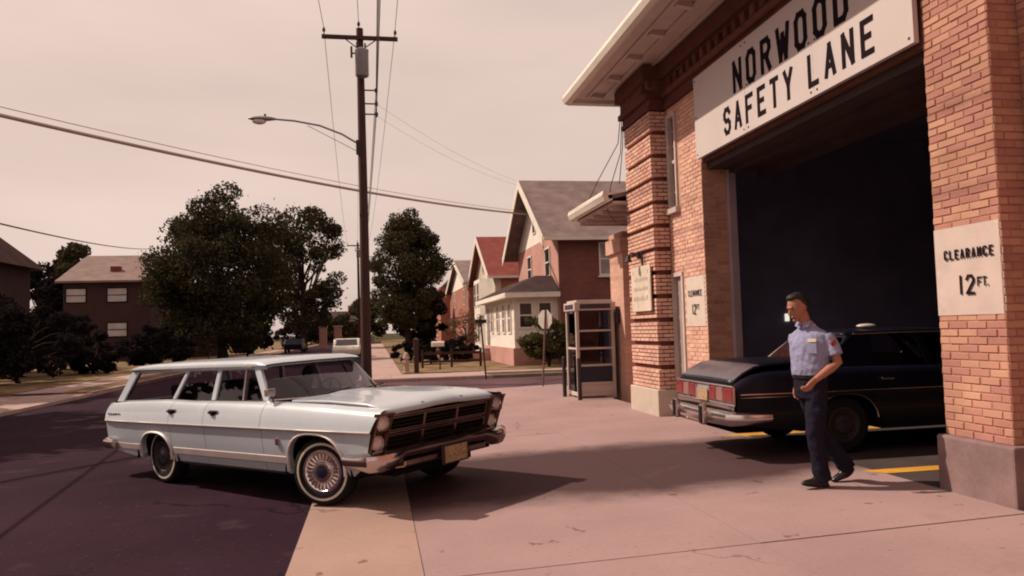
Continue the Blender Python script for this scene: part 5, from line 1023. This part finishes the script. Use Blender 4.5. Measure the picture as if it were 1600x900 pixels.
# ------------------------------------------------------------------ people
def ring_loft(b, rings, n=20):
    """rings: (centre, half width along side axis, half depth along front axis, yaw)"""
    rows = []
    for c, a, d, yaw in rings:
        r = []
        for k in range(n):
            th = 2*math.pi*k/n; u, v = math.cos(th)*d, math.sin(th)*a   # u forward, v left
            su = 1 if u >= 0 else .92; r.append((c[0]+math.cos(yaw)*u*su-math.sin(yaw)*v, c[1]+math.sin(yaw)*u*su+math.cos(yaw)*v, c[2]))
        rows.append(r)
    b.grid(rows, close=True); b.add(rows[0], [tuple(range(n))[::-1]]); b.add(rows[-1], [tuple(range(n))])
def head(b, c, yaw, pitch, k=1.0):
    m = Matrix.Rotation(yaw, 4, 'Z') @ Matrix.Rotation(pitch, 4, 'Y')
    def fn(u, p):
        x, y, z = p
        if u.z < -.1: y *= 1-.32*min(1, (-u.z-.1)/.8); x *= 1-(.16 if u.x > 0 else .30)*min(1, (-u.z-.1)/.8)
        if u.x > .3 and abs(u.y) < .5: x -= .006*max(0, 1-abs(u.z-.05)/.2)   # eye hollow
        return Vector((x, y, z))*k
    b.ell(c, (.098, .076, .122), nu=24, nv=18, mat=m, fn=fn)
    P = lambda x, y, z: Vector(c)+m @ (Vector((x, y, z))*k)
    b.tube([P(.088, 0, .018), P(.108, 0, -.012), P(.118, 0, -.026), P(.098, 0, -.036)], [.008, .012, .014, .008], 8)   # nose
    b.tube([P(.086, -.03, .030), P(.094, 0, .030), P(.086, .03, .030)], [.010, .012, .010], 8)   # brow
    b.tube([P(.080, -.022, -.062), P(.094, 0, -.062), P(.080, .022, -.062)], [.006, .009, .006], 8)   # lips
    b.ell(P(.070, 0, -.098), (.026, .026, .020))   # chin
    for s in (-1, 1): b.ell(P(-.008, s*.076, -.006), (.020, .010, .034), mat=m)
    return m, P
def hand(b, wrist, direc, palm_n, side, r=1.0, curl=.5, back=None):
    """palm plus five unequal bent fingers; palm_n: direction the palm faces"""
    d = Vector(direc).normalized(); nrm = Vector(palm_n); nrm = (nrm-d*nrm.dot(d)).normalized(); t = d.cross(nrm)*side; w = Vector(wrist)
    b.tube([w, w+d*.035, w+d*.085], [.026, .034, .034], 10, flat=.62) if False else None
    for q in (-.024, -.008, .008, .024): b.tube([w-d*.01+t*q*.7, w+d*.05+t*q*1.05, w+d*.088+t*q*1.15], [.017, .017, .014], 8)
    for q, ln in ((.029, .072), (.010, .082), (-.010, .076), (-.028, .060)):
        p0 = w+d*.086+t*q; a1 = (d*math.cos(curl*.8)+nrm*math.sin(curl*.8)); a2 = (d*math.cos(curl*1.9)+nrm*math.sin(curl*1.9)); a3 = (d*math.cos(curl*2.7)+nrm*math.sin(curl*2.7))
        p1 = p0+a1*ln*.45; p2 = p1+a2*ln*.32; p3 = p2+a3*ln*.25; b.tube([p0-d*.015, p0, p1, p2, p3], [.0095, .0095, .009, .0082, .0065], 8)
    p0 = w+d*.022+t*.030; p1 = p0+d*.032+t*.020+nrm*.012; p2 = p1+d*.030+t*.004+nrm*.010; b.tube([w+d*.01+t*.01, p0, p1, p2], [.014, .012, .0105, .008], 8)
def add_mesh(name, me, mat, parent):
    me.materials.clear(); me.materials.append(mat); me.name = name; o = bpy.data.objects.new(name, me); COL.objects.link(o); o.parent = parent; return o

# inspector: local +x is the way he walks (world -X), local +y his left (towards the camera)
man = thing('person', 'man in light blue uniform shirt and dark trousers walking past the sedan', 'person', (4.11, 6.60, .117), math.pi)
ty = R(28)   # chest turned towards the camera
b = MB()
ring_loft(b, [((.03,0,.90),.15,.115,R(10)), ((.03,0,1.0),.155,.115,R(14)), ((.025,0,1.10),.145,.108,R(20)), ((.015,0,1.24),.165,.118,ty), ((.01,0,1.36),.185,.12,ty), ((.012,0,1.44),.160,.095,ty), ((.025,0,1.50),.085,.065,ty), ((.045,0,1.56),.058,.058,ty)])
b.tube([(.035,0,1.48), (.07,0,1.58), (.085,0,1.64)], [.062,.055,.055], 12)
mh, PH = head(b, (.125, .0, 1.69), R(10), R(20), 1.05)
shL, shR = Vector((-.075,.150,1.425)), Vector((.085,-.150,1.43))
elL, wrL = Vector((-.125,.215,1.165)), Vector((.125,.215,1.005))
elR, wrR = Vector((-.01,-.215,1.16)), Vector((.05,-.20,.93))
b.tube([shL, shL.lerp(elL,.5), elL, elL.lerp(wrL,.3), wrL], [.055,.049,.043,.044,.028], 12); b.tube([shR, shR.lerp(elR,.5), elR, elR.lerp(wrR,.3), wrR], [.055,.049,.043,.044,.028], 12)
hand(b, wrL, (.72,0,-.69), (.35,-.75,.2), 1, curl=.62); hand(b, wrR, (.2,.05,-.95), (-.1,.9,0), -1, curl=.5)
hpL, knL, anL = Vector((.02,.085,.90)), Vector((.07,.09,.50)), Vector((.0,.075,.09)); hpR, knR, anR = Vector((.02,-.085,.90)), Vector((-.10,-.09,.49)), Vector((-.37,-.085,.15))
for h_, k_, a_ in ((hpL,knL,anL),(hpR,knR,anR)): b.tube([h_, h_.lerp(k_,.5), k_, k_.lerp(a_,.3), a_], [.085,.075,.055,.055,.038], 12)
body = add_mesh('body', remesh(b, .006, 3), m_skin, man)
# hair
b = MB()
def hairfn(u, p):
    k = 1.07
    if u.x > .2: k = 1.03 if u.z > .80 else .88
    elif u.x > -.1 and u.z < .2: k = .92
    if u.z < -.35: k = .88
    return Vector((p.x*k*1.0-.004, p.y*k, p.z*k+.004))
b.ell((.117, 0, 1.702), (.106, .083, .126), nu=24, nv=18, mat=mh, fn=hairfn); b.ell(PH(.012, 0, .108), (.070, .060, .034), mat=mh)
add_mesh('hair', remesh(b, .006, 1, .008), m_hair, man)
b = MB()
for s in (-1, 1): b.ell(PH(.083, s*.031, .008), (.008, .012, .007), mat=mh); b.tube([PH(.088, s*.014, .034), PH(.088, s*.045, .034)], .005, 6)
b.build('eyes', m_hair, man)
# shirt
b = MB()
ring_loft(b, [((.03,0,1.03),.172,.140,R(16)), ((.028,0,1.10),.182,.150,R(20)), ((.018,0,1.24),.196,.152,ty), ((.008,0,1.36),.215,.150,ty), ((.010,0,1.43),.194,.122,ty), ((.025,0,1.49),.105,.082,ty), ((.04,0,1.535),.070,.068,ty)])
for sh, el in ((shL, elL), (shR, elR)): b.tube([sh+(sh-el)*.02, sh.lerp(el,.12), sh.lerp(el,.4), sh.lerp(el,.74)], [.050,.064,.068,.074], 14)
add_mesh('shirt', remesh(b, .009, 3, .022), m_shirt, man)
b = MB(); cM = Matrix.Rotation(ty, 4, 'Z')
for s in (-1, 1): b.hexa([Vector((.045,0,1.545))+cM @ Vector(p) for p in ((.062,s*.008,-.005),(.09,s*.015,-.06),(.07,s*.07,-.035),(.03,s*.07,.01),(.068,s*.008,.0),(.098,s*.015,-.055),(.078,s*.075,-.028),(.034,s*.076,.015))])
b.build('collar', m_shirt, man)
b = MB(); c0 = Vector((.008,0,1.375)); b.hexa([c0+cM @ Vector(p) for p in ((.127,.055,-.016),(.118,.13,-.016),(.118,.13,.016),(.127,.055,.016),(.150,.055,-.014),(.134,.13,-.014),(.134,.13,.014),(.150,.055,.014))]); b.build('name_badge', M('badge', (.75,.66,.50), .4, .05, 5), man)
b = MB(); b.hexa([c0+cM @ Vector(p) for p in ((.128,.04,-.12),(.118,.135,-.12),(.118,.135,-.025),(.128,.04,-.025),(.156,.04,-.12),(.138,.135,-.12),(.138,.135,-.028),(.154,.04,-.028))]); b.build('breast_pocket', m_shirt, man)
pt = shL.lerp(elL, .30); b = MB(); b.ell(pt+Vector((.012,.064,0)), (.030,.012,.036)); b.build('shoulder_patch', M('patch', (.28,.05,.04), .8, .4, 40), man)
# trousers, belt, shoes
b = MB()
ring_loft(b, [((.03,0,.83),.165,.140,R(6)), ((.03,0,.90),.174,.146,R(8)), ((.03,0,1.0),.170,.138,R(14)), ((.028,0,1.06),.164,.132,R(16))])
for h_, k_, a_ in ((hpL,knL,anL),(hpR,knR,anR)): b.tube([h_+Vector((0,0,-.02)), h_.lerp(k_,.5), k_, k_.lerp(a_,.5), a_+Vector((0,0,-.03))], [.100,.095,.080,.076,.080], 14)
add_mesh('trousers', remesh(b, .010, 3, .026), m_trouser, man)
b = MB(); ring_loft(b, [((.03,0,1.015),.178,.146,R(14)), ((.029,0,1.05),.178,.146,R(16))]); b.build('belt', m_leather, man, smooth=40)
b = MB(); b.ell((.085,.078,.045), (.145,.048,.045), fn=lambda u, p: Vector((p.x, p.y*(1 if u.x > -.2 else .8), max(p.z*(1.25 if u.x < .1 else .85), -.043)))); b.box(-.05,.02,.045,.11,.002,.03); sh1 = add_mesh('shoe', remesh(b, .007, 3), m_leather, man)
b = MB(); mt = Matrix.Rotation(R(24), 4, 'Y'); b.ell((-.315,-.085,.065), (.14,.047,.042), mat=mt, fn=lambda u, p: Vector((p.x, p.y, max(p.z*(1.25 if u.x < .1 else .85), -.040)))); add_mesh('shoe', remesh(b, .007, 3), m_leather, man)

# driver seated behind the wheel of the wagon (a thing of its own, placed in the car)
drv = thing('person', 'dark silhouetted driver behind the windscreen of the pale station wagon', 'person', (0, 0, 0))
drv.matrix_world = Matrix.LocRotScale(wag.location, wag.rotation_euler, None) @ Matrix.Translation((-1.70, .36, .55))
b = MB()
ring_loft(b, [((0,0,.0),.17,.13,0), ((-.02,0,.12),.165,.12,0), ((-.05,0,.28),.185,.12,0), ((-.06,0,.40),.17,.10,0), ((-.055,0,.46),.08,.065,0)])
b.tube([(-.055,0,.44),(-.03,0,.56)], [.06,.055], 10); mh2, PH2 = head(b, (0,0,.635), R(-12), R(4), .92)
for s in (-1, 1):
    sh, el, wr = Vector((-.055,s*.18,.39)), Vector((.10,s*.25,.24)), Vector((.27,s*.15,.42)); b.tube([sh, sh.lerp(el,.5), el, wr], [.055,.05,.043,.03], 10); hand(b, wr, (.8,-s*.3,.2), (0,-s,0), s, curl=.8)
    b.tube([(0,s*.10,.0),(.42,s*.13,.06),(.62,s*.13,-.25)], [.085,.065,.045], 10)
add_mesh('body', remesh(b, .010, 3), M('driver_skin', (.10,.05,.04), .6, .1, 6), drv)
b = MB(); ring_loft(b, [((0,0,.0),.18,.14,0), ((-.02,0,.12),.178,.132,0), ((-.05,0,.28),.196,.132,0), ((-.06,0,.40),.182,.112,0), ((-.055,0,.45),.09,.075,0)])
for s in (-1, 1): sh, el = Vector((-.055,s*.18,.39)), Vector((.10,s*.25,.20)); b.tube([sh, sh.lerp(el,.5), el], [.066,.062,.058], 10)
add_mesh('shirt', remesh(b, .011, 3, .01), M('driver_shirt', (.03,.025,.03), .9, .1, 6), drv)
b = MB(); b.ell((-.008,0,.645), (.097,.075,.118), nu=20, nv=14, mat=mh2, fn=hairfn); add_mesh('hair', remesh(b, .010, 2), m_hair, drv)
